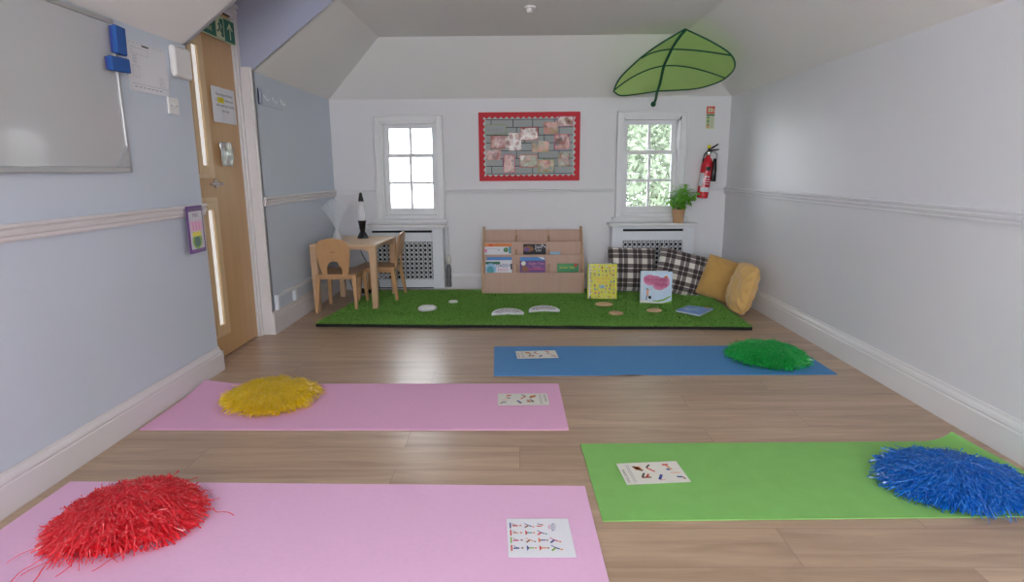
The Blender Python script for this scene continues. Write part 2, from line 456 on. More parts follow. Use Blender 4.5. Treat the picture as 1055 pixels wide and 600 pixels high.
b = run('', base_profile(hb, .02), 'L', YF, Y1, 'gloss_cream', ''); b.box(XD-.04, XL+.02, Y1-.001, Y1+.018, 0, hb*.8, 'gloss_cream')
struct(b.build('baseboard_left'), 'tall white skirting board on the near left wall')
b = run('', base_profile(.15, .02), 'L', Y2, YB, 'gloss_cream', ''); b.box(XD-.03, XL+.02, Y2-.02, Y2, 0, .15, 'gloss_cream')
struct(b.build('baseboard_left_far'), 'skirting board beyond the door')
b = run('', base_profile(.15, .022), 'R', YF, YB, 'gloss', ''); struct(b.build('baseboard_right'), 'tall white skirting board on the right wall')
b = run('', base_profile(.14, .018), 'B', XL, XR, 'gloss', ''); struct(b.build('baseboard_back'), 'skirting board on the back wall')

# ------------------------------------------------------------------ windows
def window(n, W, label):
    x0, x1, z0, z1 = W
    root = bpy.data.objects.new('window_%d' % n, None); col.objects.link(root); root.location = ((x0+x1)/2, YB, z0); struct(root, label)
    ox, oz = (x0+x1)/2, z0
    def L(b, name, **k):
        b.v = [(v[0]-ox, v[1]-YB, v[2]-oz) for v in b.v]; return b.build(name, root, **k)
    a = .055
    b = MB()      # architrave with a stepped inner edge
    for (p, q_, r, s) in ((x0-a, x0, z0-.045, z1+a), (x1, x1+a, z0-.045, z1+a), (x0, x1, z1, z1+a)):
        b.box(p, q_, YB-.018, YB+.001, r, s, 'gloss')
    for (p, q_, r, s) in ((x0-a, x0-a+.014, z0-.045, z1+a), (x1+a-.014, x1+a, z0-.045, z1+a), (x0-a, x1+a, z1+a-.014, z1+a)):
        b.box(p, q_, YB-.030, YB, r, s, 'gloss')
    L(b, 'architrave', bevel=.003)
    b = MB()
    t = .016
    b.box(x0, x0+t, YB-.01, YB+.2, z0, z1, 'gloss'); b.box(x1-t, x1, YB-.01, YB+.2, z0, z1, 'gloss')
    b.box(x0, x1, YB-.01, YB+.2, z1-t, z1, 'gloss'); b.box(x0, x1, YB-.01, YB+.2, z0, z0+t, 'gloss')
    L(b, 'frame')
    zi0, zi1 = z0+t, z1-t; xi0, xi1 = x0+t, x1-t
    hh = zi1-zi0; zm = zi0+hh*.66
    def sash(y, za, zb, rows, top, bot, nm):
        b = MB(); st = .040
        b.box(xi0, xi0+st, y, y+.035, za, zb, 'gloss'); b.box(xi1-st, xi1, y, y+.035, za, zb, 'gloss')
        b.box(xi0+st, xi1-st, y, y+.035, za, za+bot, 'gloss'); b.box(xi0+st, xi1-st, y, y+.035, zb-top, zb, 'gloss')
        xm = (xi0+xi1)/2; b.box(xm-.011, xm+.011, y+.002, y+.033, za+bot, zb-top, 'gloss')
        for k in range(1, rows):
            zz = za+bot+(zb-top-za-bot)*k/rows; b.box(xi0+st, xi1-st, y+.003, y+.032, zz-.011, zz+.011, 'gloss')
        s_ = L(b, nm, bevel=.003)
        g = MB(); g.box(xi0+st-.005, xi1-st+.005, y+.016, y+.019, za+bot-.005, zb-top+.005, 'glass')
        gg = L(g, 'pane'); gg.parent = s_
        return s_
    sash(YB+.055, zi0, zm+.015, 2, .032, .06, 'lower_sash')
    sash(YB+.095, zm-.015, zi1, 1, .035, .032, 'upper_sash')
    b = MB(); xm = (xi0+xi1)/2+.01
    b.box(xm-.022, xm+.022, YB+.047, YB+.075, zm+.015, zm+.024, 'steel'); b.tube([(xm-.012, YB+.055, zm+.024), (xm, YB+.052, zm+.034), (xm+.016, YB+.05, zm+.03)], .004, 'steel')
    L(b, 'sash_catch')
    b = MB(); b.box(x0-a-.03, x1+a+.03, YB-.055, YB+.06, z0-.045, z0-.018, 'gloss'); b.box(x0-a-.01, x1+a+.01, YB-.03, YB, z0-.062, z0-.045, 'gloss')
    L(b, 'window_sill', bevel=.006)
window(1, WL, 'left window, small white six-pane sash'); window(2, WR, 'right window, small white six-pane sash')

# ------------------------------------------------------------------ door
droot = bpy.data.objects.new('door_1', None); col.objects.link(droot); struct(droot, 'golden oak door with narrow glazed strips')
droot.location = (XD, 3.46, 0)
def DL(b, name, par=None, **k):
    b.v = [(v[0]-XD, v[1]-3.46, v[2]) for v in b.v]; return b.build(name, par or droot, **k)
dy0, dy1, gy0, gy1 = 3.13, 3.80, 3.30, 3.378
b = MB()
zs = [(.19, .87), (1.09, 1.74)]
b.box(XD-.045, XD, dy0, gy0, .01, 1.97, 'door'); b.box(XD-.045, XD, gy1, dy1, .01, 1.97, 'door')
for z0, z1 in ((.01, .19), (.87, 1.09), (1.74, 1.97)): b.box(XD-.045, XD, gy0, gy1, z0, z1, 'door')
leaf = DL(b, 'door_leaf')
for z0, z1 in zs:
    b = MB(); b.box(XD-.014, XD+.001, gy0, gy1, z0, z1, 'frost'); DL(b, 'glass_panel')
    b = MB()
    for w, d in ((.070, .007), (.046, .013), (.022, .007)):
        b.box(XD, XD+d, gy1-.01, gy1-.01+w, z0-w+.012, z1+w-.012, 'bead')
        b.box(XD, XD+d, gy0+.01-w, gy0+.01, z0-w+.012, z1+w-.012, 'bead')
        b.box(XD, XD+d, gy0+.01, gy1-.01, z1-.012, z1+w-.012, 'bead'); b.box(XD, XD+d, gy0+.01, gy1-.01, z0-w+.012, z0+.012, 'bead')
    DL(b, 'glazing_bead', bevel=.003)
b = MB()
b.lathe([(.024, 0), (.024, .006), (.014, .010)], 'steel', 20, face_left(XD, 3.44, 1.0))
b.tube([(XD+.003, 3.44, 1.0), (XD+.040, 3.44, 1.0), (XD+.046, 3.43, 1.0), (XD+.046, 3.30, 1.0)], .008, 'steel')
smooth_angle(DL(b, 'door_handle'))
b = MB()      # white lining and architrave on the far side and over the head
b.box(XD-.06, XD+.012, 3.805, 3.86, 0, 1.99, 'gloss_cream'); b.box(XD-.01, XD+.022, 3.825, 3.868, 0, 2.03, 'gloss_cream')
b.box(XD+.02, XL-.003, 3.845, 3.869, 0, ZT+.02, 'gloss_cream')
b.box(XL-.045, XL+.004, 3.852, 3.878, .15, ZT+.02, 'gloss_cream')
DL(b, 'door_lining', bevel=.003)
b = MB(); b.box(XD-.06, XD+.018, Y1, 3.87, 1.975, 2.03, 'gloss_cream'); b.box(XD-.06, XD+.035, Y1, 3.87, 2.03, 2.05, 'gloss_cream'); b.box(XD-.06, XD+.026, Y1, 3.87, 2.0, 2.012, 'gloss_cream')
b.box(XD-.005, XD+.012, 3.45, 3.80, 1.968, 1.975, 'black')
DL(b, 'door_head', bevel=.003)
b = MB(); b.box(-2.3, XD-.06, Y1-.1, Y2+.1, 0, 2.0, 'gloss_cream'); struct(b.build('wall_corridor'), 'wall behind the closed door')

# fire exit sign
sg = MB(); T = face_left(XD+.016, 3.44, 1.81)
sg.box(0, .40, 0, .135, -.004, 0, 'exitcream', T); sg.rect(.006, .006, .394, .129, .0006, 'exitgreen', T)
sg.rect(.155, .008, .255, .127, .0012, 'exitcream', T)
sg.text('Fire', .05, .03, .078, .0012, 'exitcream', T); sg.text('exit', .05, .03, .028, .0012, 'exitcream', T)
# running figure in a doorway
sg.rect(.215, .02, .245, .118, .0018, 'exitgreen', T)
sg.disc(.208, .104, .009, .010, .0022, 'exitgreen', 14, T)
sg.stroke(.205, .094, .196, .062, .018, .0022, 'exitgreen', T)
sg.stroke(.205, .088, .228, .072, .008, .0022, 'exitcream', T); sg.stroke(.203, .088, .178, .078, .008, .0022, 'exitgreen', T)
sg.stroke(.197, .064, .214, .042, .010, .0022, 'exitgreen', T); sg.stroke(.214, .042, .206, .020, .009, .0022, 'exitcream', T)
sg.stroke(.197, .064, .180, .044, .010, .0022, 'exitgreen', T); sg.stroke(.180, .044, .162, .044, .009, .0022, 'exitgreen', T)
sg.poly([(.327, .118), (.290, .075), (.306, .075), (.322, .092), (.322, .022), (.334, .022), (.334, .092), (.350, .075), (.364, .075)], .0012, 'exitcream', T)
tag(sg.build('exit_sign'), 'green fire exit sign with running figure and arrow at the top of the oak door', 'sign')
# notice on the door
nb = MB(); T = face_left(XD+.003, 3.485, 1.345)
nb.v = []
gx = 6
for i in range(gx):
    x0, x1 = .275*i/gx, .275*(i+1)/gx
    f = lambda x: .004+.006*math.sin(x*20)**2
    nb.add([(x0, 0, f(x0)), (x1, 0, f(x1)), (x1, .197, f(x1)), (x0, .197, f(x0))], [(0, 1, 2, 3)], 'paper', T)
z = .0125
nb.text('Please ensure this door', .0215, .137, .150, z, 'ink', T, 'CENTER')
nb.text('is', .0215, .030, .120, z, 'ink', T); nb.rect(.052, .110, .125, .140, z-.0005, 'yellowink', T)
nb.text('CLOSED', .018, .056, .120, z, 'brown', T); nb.text('behind you', .0215, .136, .120, z, 'ink', T)
nb.text('when entering or leaving', .0215, .137, .090, z, 'ink', T, 'CENTER'); nb.text('the room', .0215, .137, .060, z, 'ink', T, 'CENTER')
tag(nb.build('door_notice'), 'white paper notice with a yellow highlighted word taped to the oak door', 'notice')
# shiny plastic wallet below it
def crumple(w, h, nx, ny, amp, seed, z0=.004):
    vs = []; fs = []
    for j in range(ny+1):
        for i in range(nx+1):
            x, y = w*i/nx, h*j/ny
            vs.append((x, y, z0+amp*(.5+.5*noise.noise(Vector((x*22+seed, y*16, seed)))) + amp*.6*abs(noise.noise(Vector((x*50, y*30+seed, 3))))))
    for j in range(ny):
        for i in range(nx): a = j*(nx+1)+i; fs.append((a, a+1, a+nx+2, a+nx+1))
    return vs, fs
M['foil'] = plain('shiny plastic film', (.60, .62, .60), .10, .6, metal=.5, var=.5, scale=18)
b = MB(); vs, fs = crumple(.15, .135, 14, 12, .016, 4.2); b.add(vs, fs, 'foil', face_left(XD+.003, 3.51, 1.10))
o = b.build('plastic_wallet', smooth=True, solid=.0006); tag(o, 'shiny crumpled plastic wallet stuck on the door below the paper notice', 'wallet')

# ------------------------------------------------------------------ left wall items
wb = thing('whiteboard', 'large white dry-wipe board with grey aluminium frame on the blue wall', 'whiteboard', (XL, 1.9, 1.05))
T = face_left(0, 0, 0)
wy0, wy1, wz0, wz1 = -.75, .655, .015, .615
b = MB(); b.box(wy0, wy1, wz0, wz1, .0005, .012, 'board_white', T); b.build('writing_surface', wb)
b = MB()
for a in ((wy0, wy1, wz0, wz0+.022), (wy0, wy1, wz1-.018, wz1), (wy0, wy0+.018, wz0, wz1), (wy1-.016, wy1, wz0, wz1)): b.box(a[0], a[1], a[2], a[3], 0, .020, 'alu', T)
b.build('frame', wb, bevel=.002)
b = MB(); b.prism([(wy1-.085, wz0+.022), (wy1-.016, wz0+.022), (wy1-.016, wz0+.11)], .012, .024, 'alu', 'x'); b.build('corner_bracket', wb, bevel=.002)
for i, (y, z, r, w, h, lab) in enumerate(((2.545, 1.585, R(-3), .062, .108, 'blue whiteboard eraser standing upright at the board top corner'), (2.525, 1.490, R(2), .115, .055, 'blue whiteboard eraser lying sideways just below the upright one'))):
    e = thing('board_eraser', lab, 'eraser', (XL+.0205, y, z), (r, 0, 0))
    b = MB(); b.box(0.010, .030, -w/2, w/2, -h/2, h/2, 'eraser'); b.build('grip', e, bevel=.004)
    b = MB(); b.box(0, .010, -w/2+.003, w/2-.003, -h/2+.003, h/2-.003, 'navy'); b.build('felt_pad', e)
# evacuation plan
b = MB(); T = face_left(XL+.001, 2.64, 1.41)
b.box(0, .29, 0, .205, 0, .003, 'laminate', T)
z = .0036
b.stroke(.012, .030, .278, .030, .0015, z, 'greyink', T)
b.rect(.11, .190, .16, .197, z, 'ink', T)
for (x0, y0, x1, y1) in ((.03, .155, .15, .180), (.03, .06, .075, .105)):
    for s_ in ((x0, y0, x1, y0), (x1, y0, x1, y1), (x1, y1, x0, y1), (x0, y1, x0, y0)): b.stroke(*s_, .0012, z, 'greyink', T)
for k in range(6): b.stroke(.035, .118+k*.006, .060+.008*(k % 2), .118+k*.006, .0014, z, 'greyink', T)
for k in range(5): b.stroke(.215, .040+k*.009, .262-.01*(k % 2), .040+k*.009, .0016, z, 'greyink', T)
for k in range(7): b.stroke(.03+k*.03, .018, .05+k*.03, .018, .0022, z, 'ink', T)
for k in range(9): b.stroke(.02+k*.028, .199, .032+k*.028, .199, .002, z, 'greyink', T)
tag(b.build('wall_plan'), 'laminated white plan sheet with faint writing beside the whiteboard', 'notice')
# thermostat / access box and blank plate
b = MB(); b.box(XL, XL+.032, 2.955, 3.112, 1.508, 1.655, 'white'); o = b.build('wall_box', bevel=.016)
o.modifiers['b'].segments = 4; tag(o, 'square white plastic box with rounded corners on the wall beside the door', 'box')
b = MB(); b.box(XL, XL+.009, 2.905, 2.99, 1.335, 1.412, 'white'); b.lathe([(.004, 0), (.004, .0105)], 'greyink', 10, face_left(XL, 2.925, 1.374)); b.lathe([(.004, 0), (.004, .0105)], 'greyink', 10, face_left(XL, 2.97, 1.374))
b.lathe([(.012, .009), (.012, .013), (.008, .014)], 'white', 16, face_left(XL, 2.948, 1.374))
tag(b.build('switch_plate', bevel=.002), 'small pale wall plate under the square white box', 'switch')
# hanging purple packet on the dado rail
lf = thing('leaflet_packet', 'purple edged leaflet packet hanging on the near left dado rail', 'packet', (XL+.03, 2.905, .67))
b = MB(); b.box(0, .145, 0, .232, 0, .004, 'purple', face_left(0, 0, 0)); b.build('backing_card', lf)
b = MB(); T = face_left(.0045, 0, 0)
b.rect(.012, .02, .134, .205, .0002, 'laminate', T); b.rect(.018, .11, .126, .155, .0006, 'pinkp', T)
for k in range(4): b.rect(.022+k*.027, .10, .038+k*.027, .162, .0009, 'pink2', T)
b.disc(.07, .06, .045, .042, .0009, 'lime', 18, T); b.disc(.07, .055, .028, .026, .0012, 'exitgreen', 16, T); b.rect(.03, .082, .11, .105, .001, 'yellowink', T)
b.text('FREE', .026, .07, .178, .001, 'purple', T, 'CENTER')
b.build('printed_front', lf)
b = MB(); vs, fs = crumple(.135, .215, 10, 14, .010, 1.1, .006); b.add(vs, fs, 'sleeve', face_left(0, .005, .008)); b.build('plastic_sleeve', lf, smooth=True)
# hook rack
hr = thing('coat_hook_rack', 'pale wall rack with three small hooks beyond the door', 'hook rack', (XL, 3.93, 1.485))
b = MB(); b.box(0, .012, 0, .42, 0, .095, 'wall_blue'); b.box(.0, .02, 0, .02, 0, .1, 'violet'); b.build('board', hr, bevel=.002)
for k in range(3):
    y = .08+k*.135; b = MB()
    b.tube([(.010, y-.01, .065), (.020, y-.012, .045), (.026, y-.004, .030), (.030, y+.012, .028), (.030, y+.024, .040)], .0045, 'cover')
    smooth_angle(b.build('hook', hr), 60)
# cable trunking low on the wall
b = MB(); b.box(XL, XL+.026, 3.93, 4.62, .232, .256, 'cover'); b.box(XL, XL+.024, 3.925, 3.952, .15, .256, 'cover'); b.box(XL, XL+.024, 4.24, 4.275, .15, .235, 'cover')
tag(b.build('cable_trunking', bevel=.003), 'white cable trunking low on the blue wall beside the little table', 'trunking')

# ------------------------------------------------------------------ back wall items
db = thing('display_board', 'red edged display board of small photos between the two windows', 'display board', (.097, YB, .973))
BW, BH = .883, .586
T = face_back(-BW/2, 0, 0)
b = MB(); b.box(0, BW, 0, BH, 0, .016, 'red', T); b.build('frame', db, bevel=.002)
# wavy bordered grey backing with drawn stone blocks
ins = .047; pts = []
def wavy(p, q_, n, nx, ny):
    for k in range(n*6):
        t = k/(n*6); w = .009*math.cos(t*n*2*PI)
        pts.append((p[0]+(q_[0]-p[0])*t+nx*w, p[1]+(q_[1]-p[1])*t+ny*w))
A = (ins, ins); Bq = (BW-ins, ins); Cq = (BW-ins, BH-ins); Dq = (ins, BH-ins)
wavy(A, Bq, 16, 0, -1); wavy(Bq, Cq, 10, 1, 0); wavy(Cq, Dq, 16, 0, 1); wavy(Dq, A, 10, -1, 0)
b = MB(); b.prism(pts, .016, .0175, 'scallop', 'z', T)
i2 = .062; b.rect(i2, i2, BW-i2, BH-i2, .018, 'greypaper', T)
rows = 7; rh = (BH-2*i2)/rows
for r_ in range(rows+1):
    yy = i2+r_*rh; b.stroke(i2, yy, BW-i2, yy, .0062, .0184, 'joint', T)
    if r_ < rows:
        k = 0
        for xx in [(.11, .30, .47, .66), (.05, .21, .40, .57, .74), (.15, .33, .52, .70)][r_ % 3]:
            if i2 < xx < BW-i2: b.stroke(xx, yy, xx, yy+rh, .0062, .0184, 'joint', T)
b.build('backing_paper', db)
def uvp(x, y): return ((x-78)/624*BW, BH-(y-92)/428*BH)
photos = [(122, 170, 245, 225, 'greypaper', 'lime'), (155, 240, 240, 312, 0, 'inkred'), (262, 220, 340, 330, 2, None), (340, 190, 440, 262, 2, 'inkred'),
          (478, 155, 565, 228, 1, None), (565, 122, 655, 178, 2, 'magenta'), (548, 232, 635, 318, 0, 'magenta'), (408, 272, 510, 340, 1, None), (125, 325, 215, 388, 0, None),
          (232, 358, 298, 465, 0, 'magenta'), (332, 358, 436, 432, 3, 'inkred'), (445, 390, 540, 462, 1, 'lime'), (568, 345, 640, 432, 3, None), (240, 240, 262, 312, 2, None)]
for i, (x0, y0, x1, y1, mt, brd) in enumerate(photos):
    u0, v1 = uvp(x0, y0); u1, v0 = uvp(x1, y1); b = MB()
    T2 = T @ Matrix.Translation((u0, v0, .019+.0006*(i % 3)))
    w, h = u1-u0, v1-v0
    mat = PH[mt] if isinstance(mt, int) else M[mt]
    if brd: b.rect(-.004, -.004, w+.004, h+.004, 0, brd, T2)
    vs, fs = crumple(w, h, 8, 6, .007 if isinstance(mt, int) else .001, i*3.7, .0008); b.add(vs, fs, mat, T2)
    if i == 0:
        b.stroke(.02, h*.55, w*.8, h*.55, .003, .004, 'greyink', T2); b.stroke(.02, h*.38, w*.6, h*.38, .003, .004, 'greyink', T2)
    b.build('pinned_photo' if i else 'title_card', db, smooth=True)

# fire action sticker
b = MB(); T = face_back(1.628, YB, 1.405)
b.box(0, .072, 0, .190, 0, .002, 'exitcream', T); b.rect(.001, .128, .071, .189, .0024, 'inkred', T)
b.rect(.014, .138, .030, .180, .003, 'exitcream', T); b.poly([(.036, .14), (.048, .14), (.052, .165), (.046, .182), (.036, .172)], .003, 'exitcream', T)
b.rect(.056, .138, .064, .17, .003, 'exitcream', T)
b.rect(.001, .110, .071, .122, .0024, 'exitgreen', T)
for k in range(6): b.rect(.006, .012+k*.016, .030, .022+k*.016, .0026, ('orange', 'brown', 'lime', 'exitgreen', 'lime', 'exitgreen')[k], T); b.rect(.036, .014+k*.016, .064, .018+k*.016, .0026, 'greyink', T)
tag(b.build('fire_action_sign'), 'small red and cream fire instruction sticker above the extinguisher', 'sign')

# fire extinguisher
fe = thing('fire_extinguisher', 'red fire extinguisher with black horn hanging on the wall beside the right window', 'fire extinguisher', (1.612, YB-.062, .815), (0, R(5.5), 0))
b = MB(); b.lathe([(.040, 0), (.047, .006), (.048, .02), (.048, .27), (.046, .30), (.038, .328), (.026, .345), (.020, .352), (.018, .37)], 'redgloss', 32)
smooth_angle(b.build('cylinder', fe), 40)
b = MB()
for a0, a1, z0, z1, mt in ((-140, -40, .055, .095, 'paper'), (-175, -120, .10, .215, 'paper'), (-110, -60, .235, .27, 'ink'), (-115, -50, .12, .125, 'paper'), (-115, -50, .14, .145, 'paper'), (-115, -50, .16, .165, 'paper'), (-115, -60, .18, .19, 'paper')):
    n = 10
    for k in range(n):
        p, r_ = R(a0+(a1-a0)*k/n), R(a0+(a1-a0)*(k+1)/n); rr = .0486
        b.add([(rr*math.cos(p), rr*math.sin(p), z0), (rr*math.cos(r_), rr*math.sin(r_), z0), (rr*math.cos(r_), rr*math.sin(r_), z1), (rr*math.cos(p), rr*math.sin(p), z1)], [(0, 1, 2, 3)], mt)
b.build('label_band', fe, smooth=True)
b = MB(); b.lathe([(.017, .365), (.02, .372), (.02, .392), (.012, .40)], 'steel', 16); b.box(-.015, .02, -.012, .012, .385, .405, 'blackgloss'); smooth_angle(b.build('valve', fe))
b = MB(); b.tube([(-.035, 0, .372), (-.01, 0, .398), (.03, 0, .412), (.085, 0, .425)], [.006, .009, .008, .005], 'blackgloss'); b.tube([(-.01, 0, .41), (.02, 0, .43), (.07, -.0, .468)], [.009, .008, .006], 'blackgloss')
smooth_angle(b.build('handle', fe))
b = MB(); b.lathe([(.013, .425), (.015, .43), (.015, .45), (.008, .455)], 'yellowink', 12, Matrix.Translation((-.005, -.004, 0))); b.build('safety_tag', fe)
b = MB(); b.tube([(-.015, 0, .39), (-.035, 0, .37), (-.043, -.01, .33), (-.043, -.012, .30)], .006, 'blackgloss'); b.tube([(.01, 0, .392), (.05, 0, .40), (.072, -.004, .38), (.073, -.005, .34)], .0065, 'steel'); smooth_angle(b.build('swivel_tube', fe))
b = MB(); b.lathe([(.026, .150), (.028, .155), (.024, .25), (.016, .325), (.012, .345)], 'blackgloss', 20, Matrix.Translation((.072, -.006, 0)) @ Matrix.Rotation(R(-2), 4, 'Y')); smooth_angle(b.build('horn', fe))
b = MB(); b.box(-.02, .02, .045, .0625, .24, .30, 'steel'); b.build('wall_bracket', fe)

# radiator covers
def rad_cover(x0, x1, y, label):
    r = thing('radiator_cover', label, 'radiator cover', ((x0+x1)/2, YB, 0), group=None)
    hw = (x1-x0)/2; d = YB-y-.016; fy = -d
    b = MB(); b.box(-hw-.028, hw+.028, fy-.03, -.002, .582, .603, 'gloss'); b.box(-hw-.012, hw+.012, fy-.012, -.002, .570, .582, 'gloss'); b.build('shelf_top', r, bevel=.005)
    for s0 in (-hw, hw-.018):
        b = MB(); b.box(s0, s0+.018, fy, -.002, .032, .570, 'cover'); b.build('side_panel', r, bevel=.002)
    b = MB(); s = .095
    b.box(-hw, -hw+s, fy-.018, fy, .032, .570, 'cover'); b.box(hw-s, hw, fy-.018, fy, .032, .570, 'cover')
    b.box(-hw+s, hw-s, fy-.018, fy, .555, .570, 'cover'); b.box(-hw+s, hw-s, fy-.018, fy, .455, .535, 'cover'); b.box(-hw+s, hw-s, fy-.018, fy, .048, .12, 'cover')
    b.build('front_frame', r, bevel=.002)
    b = MB(); gx0, gx1, gz0, gz1 = -hw+s, hw-s, .12, .455; p = .040; yy0, yy1 = fy-.013, fy-.009; wd = .0052
    def bar(ax, az, bx, bz, w=wd):
        dx, dz = bx-ax, bz-az; L_ = math.hypot(dx, dz)
        if L_ < .002: return
        nx, nz = -dz/L_*w/2, dx/L_*w/2
        b.prism([(ax+nx, az+nz), (ax-nx, az-nz), (bx-nx, bz-nz), (bx+nx, bz+nz)], yy0, yy1, 'cover', 'y')
    def clip(cx, sgn):
        # line z = gz0 + sgn*(x-cx)
        pts = []
        for x in (gx0, gx1):
            z = gz0+sgn*(x-cx)
            if gz0 <= z <= gz1: pts.append((x, z))
        for z in (gz0, gz1):
            x = cx+sgn*(z-gz0)
            if gx0 < x < gx1: pts.append((x, z))
        if len(pts) >= 2: bar(*pts[0], *pts[1])
    k = gx0-(gz1-gz0)
    while k < gx1+(gz1-gz0):
        clip(k, 1); clip(k, -1); k += p
    x = gx0
    while x < gx1: bar(x, gz0, x, gz1, .0045); x += p
    z = gz0
    while z < gz1: bar(gx0, z, gx1, z, .0045); z += p
    b.build('grille', r)
    b = MB(); b.box(-hw+.02, hw-.02, fy+.030, fy+.034, .032, .569, 'dark'); b.build('grille_shade', r)  # dark sheet standing in for the shade behind the grille
    return r
rad_cover(-1.385, -.665, 5.25, 'white radiator cover with lattice grille behind the little table')
rad_cover(.815, 1.53, 5.25, 'white radiator cover with lattice grille behind the checked cushions')
# pipe at the side of the left cover
hp = thing('heating_pipe', 'thin white pipe with valve and dark lagging beside the left radiator cover', 'pipe', (-.635, YB-.045, .03))
b = MB(); b.tube([(0, 0, .22), (0, 0, .54)], .008, 'gloss', 10); b.build('upright_pipe', hp, smooth=True)
b = MB(); b.lathe([(.014, .21), (.022, .225), (.024, .26), (.018, .275), (.012, .29)], 'cream_paper', 16); b.tube([(-.028, 0, .225), (.02, 0, .225)], .009, 'alu'); smooth_angle(b.build('valve', hp))
b = MB(); b.lathe([(.022, .0), (.024, .03), (.021, .06), (.024, .09), (.021, .12), (.024, .15), (.020, .185), (.014, .205)], 'pipe_grey', 14); smooth_angle(b.build('lagging', hp), 60)

# ------------------------------------------------------------------ turf
tf = thing('artificial_grass_mat', 'thick rectangular green artificial grass mat along the back wall', 'grass mat')
C4 = [(-1.42, 4.05), (1.56, 3.91), (1.60, 5.215), (-1.29, 5.215)]
def bil(u, v, C): return tuple((C[0][k]*(1-u)+C[1][k]*u)*(1-v)+(C[3][k]*(1-u)+C[2][k]*u)*v for k in (0, 1))
b = MB(); nx = 60; ny = 24
def tz(u, v): return .022+.003*noise.noise(Vector((u*9, v*5, 1)))
vs = []; fs = []
for j in range(ny+1):
    for i in range(nx+1):
        u, v = i/nx, j/ny; x, y = bil(u, v, C4); y += .006*math.sin(u*17) if j == 0 else 0; vs.append((x, y, tz(u, v)))
for j in range(ny):
    for i in range(nx): a = j*(nx+1)+i; fs.append((a, a+1, a+nx+2, a+nx+1))
b.add(vs, fs, 'turf'); n0 = len(vs)
ring = [i for i in range(nx+1)]+[j*(nx+1)+nx for j in range(1, ny+1)]+[ny*(nx+1)+i for i in range(nx-1, -1, -1)]+[j*(nx+1) for j in range(ny-1, 0, -1)]
vv = [vs[i] for i in ring]; m_ = len(ring)
b.add(vv+[(x, y, .001) for x, y, z in vv], [(i, (i+1) % m_, (i+1) % m_+m_, i+m_) for i in range(m_)], 'black')
b.build('backing', tf)
b = MB(); vs = []; fs = []
for k in range(95000):
    u, v = rnd.random(), rnd.random()**1.25
    x, y = bil(u, v, C4); z = .022; a = rnd.random()*2*PI; h = .009+.008*rnd.random()+.007*max(0, noise.noise(Vector((x*9, y*14, 0)))+.3); w = .0016+.0012*v
    lx, ly = rnd.gauss(0, .005), rnd.gauss(-.001, .005); dx, dy = w*math.cos(a), w*math.sin(a)
    n0 = len(vs); vs += [(x-dx, y-dy, z), (x+dx, y+dy, z), (x+lx, y+ly, z+h)]; fs.append((n0, n0+1, n0+2))
b.add(vs, fs, 'blade'); o = b.build('grass_pile', tf); o['kind'] = 'stuff'
TZ = .030     # things on the turf rest here

# ------------------------------------------------------------------ yoga mats
def mat_(name, C, mt, label, lift, t=.004, pull=lambda u, v: 0):
    nx, ny = 72, 24; b = MB(); top = []; fs = []
    for j in range(ny+1):
        for i in range(nx+1):
            u, v = i/nx, j/ny; x, y = bil(u, v, C); x -= pull(u, v); top.append((x, y, t+lift(u, v)))
    bot = [(x, y, z-t+.0005) for x, y, z in top]
    for j in range(ny):
        for i in range(nx):
            a = j*(nx+1)+i; f = (a, a+1, a+nx+2, a+nx+1); fs.append(f); fs.append(tuple(q_+len(top) for q_ in reversed(f)))
    ring = [i for i in range(nx+1)]+[j*(nx+1)+nx for j in range(1, ny+1)]+[ny*(nx+1)+i for i in range(nx-1, -1, -1)]+[j*(nx+1) for j in range(ny-1, 0, -1)]
    m_ = len(ring); nt_ = len(top)
    fs += [(ring[(i+1) % m_], ring[i], ring[i]+nt_, ring[(i+1) % m_]+nt_) for i in range(m_)]
    b.add(top+bot, fs, mt); o = b.build(name, smooth=False); smooth_angle(o, 40)
    return tag(o, label, 'yoga mat')
S = lambda a, b_, x: max(0, min(1, (x-a)/(b_-a)))**2
mat_('yoga_mat', [(-.135, 3.01), (1.665, 3.015), (1.665, 3.54), (-.154, 3.545)], 'blue', 'blue yoga mat under the green pompom', lambda u, v: .006*math.exp(-((u-.40)/.05)**2)*(1-v)**6)
mat_('yoga_mat', [(-1.60, 2.345), (.204, 2.335), (.197, 2.885), (-1.605, 2.90)], 'pink', 'pink yoga mat under the yellow pompom', lambda u, v: .022*S(.12, 0, u)*S(.5, 1, v))
mat_('yoga_mat', [(-1.575, 1.30), (.235, 1.27), (.221, 1.880), (-1.575, 1.915)], 'pink2', 'lighter pink yoga mat under the red pompom', lambda u, v: 0)
mat_('yoga_mat', [(.254, 1.672), (1.80, 1.70), (1.80, 2.22), (.239, 2.203)], 'green', 'lime green yoga mat under the blue pompom', lambda u, v: .040*S(.86, 1, u)*S(.35, 1, v), pull=lambda u, v: .105*S(.80, 1, u)*S(.30, 1, v)**.8)

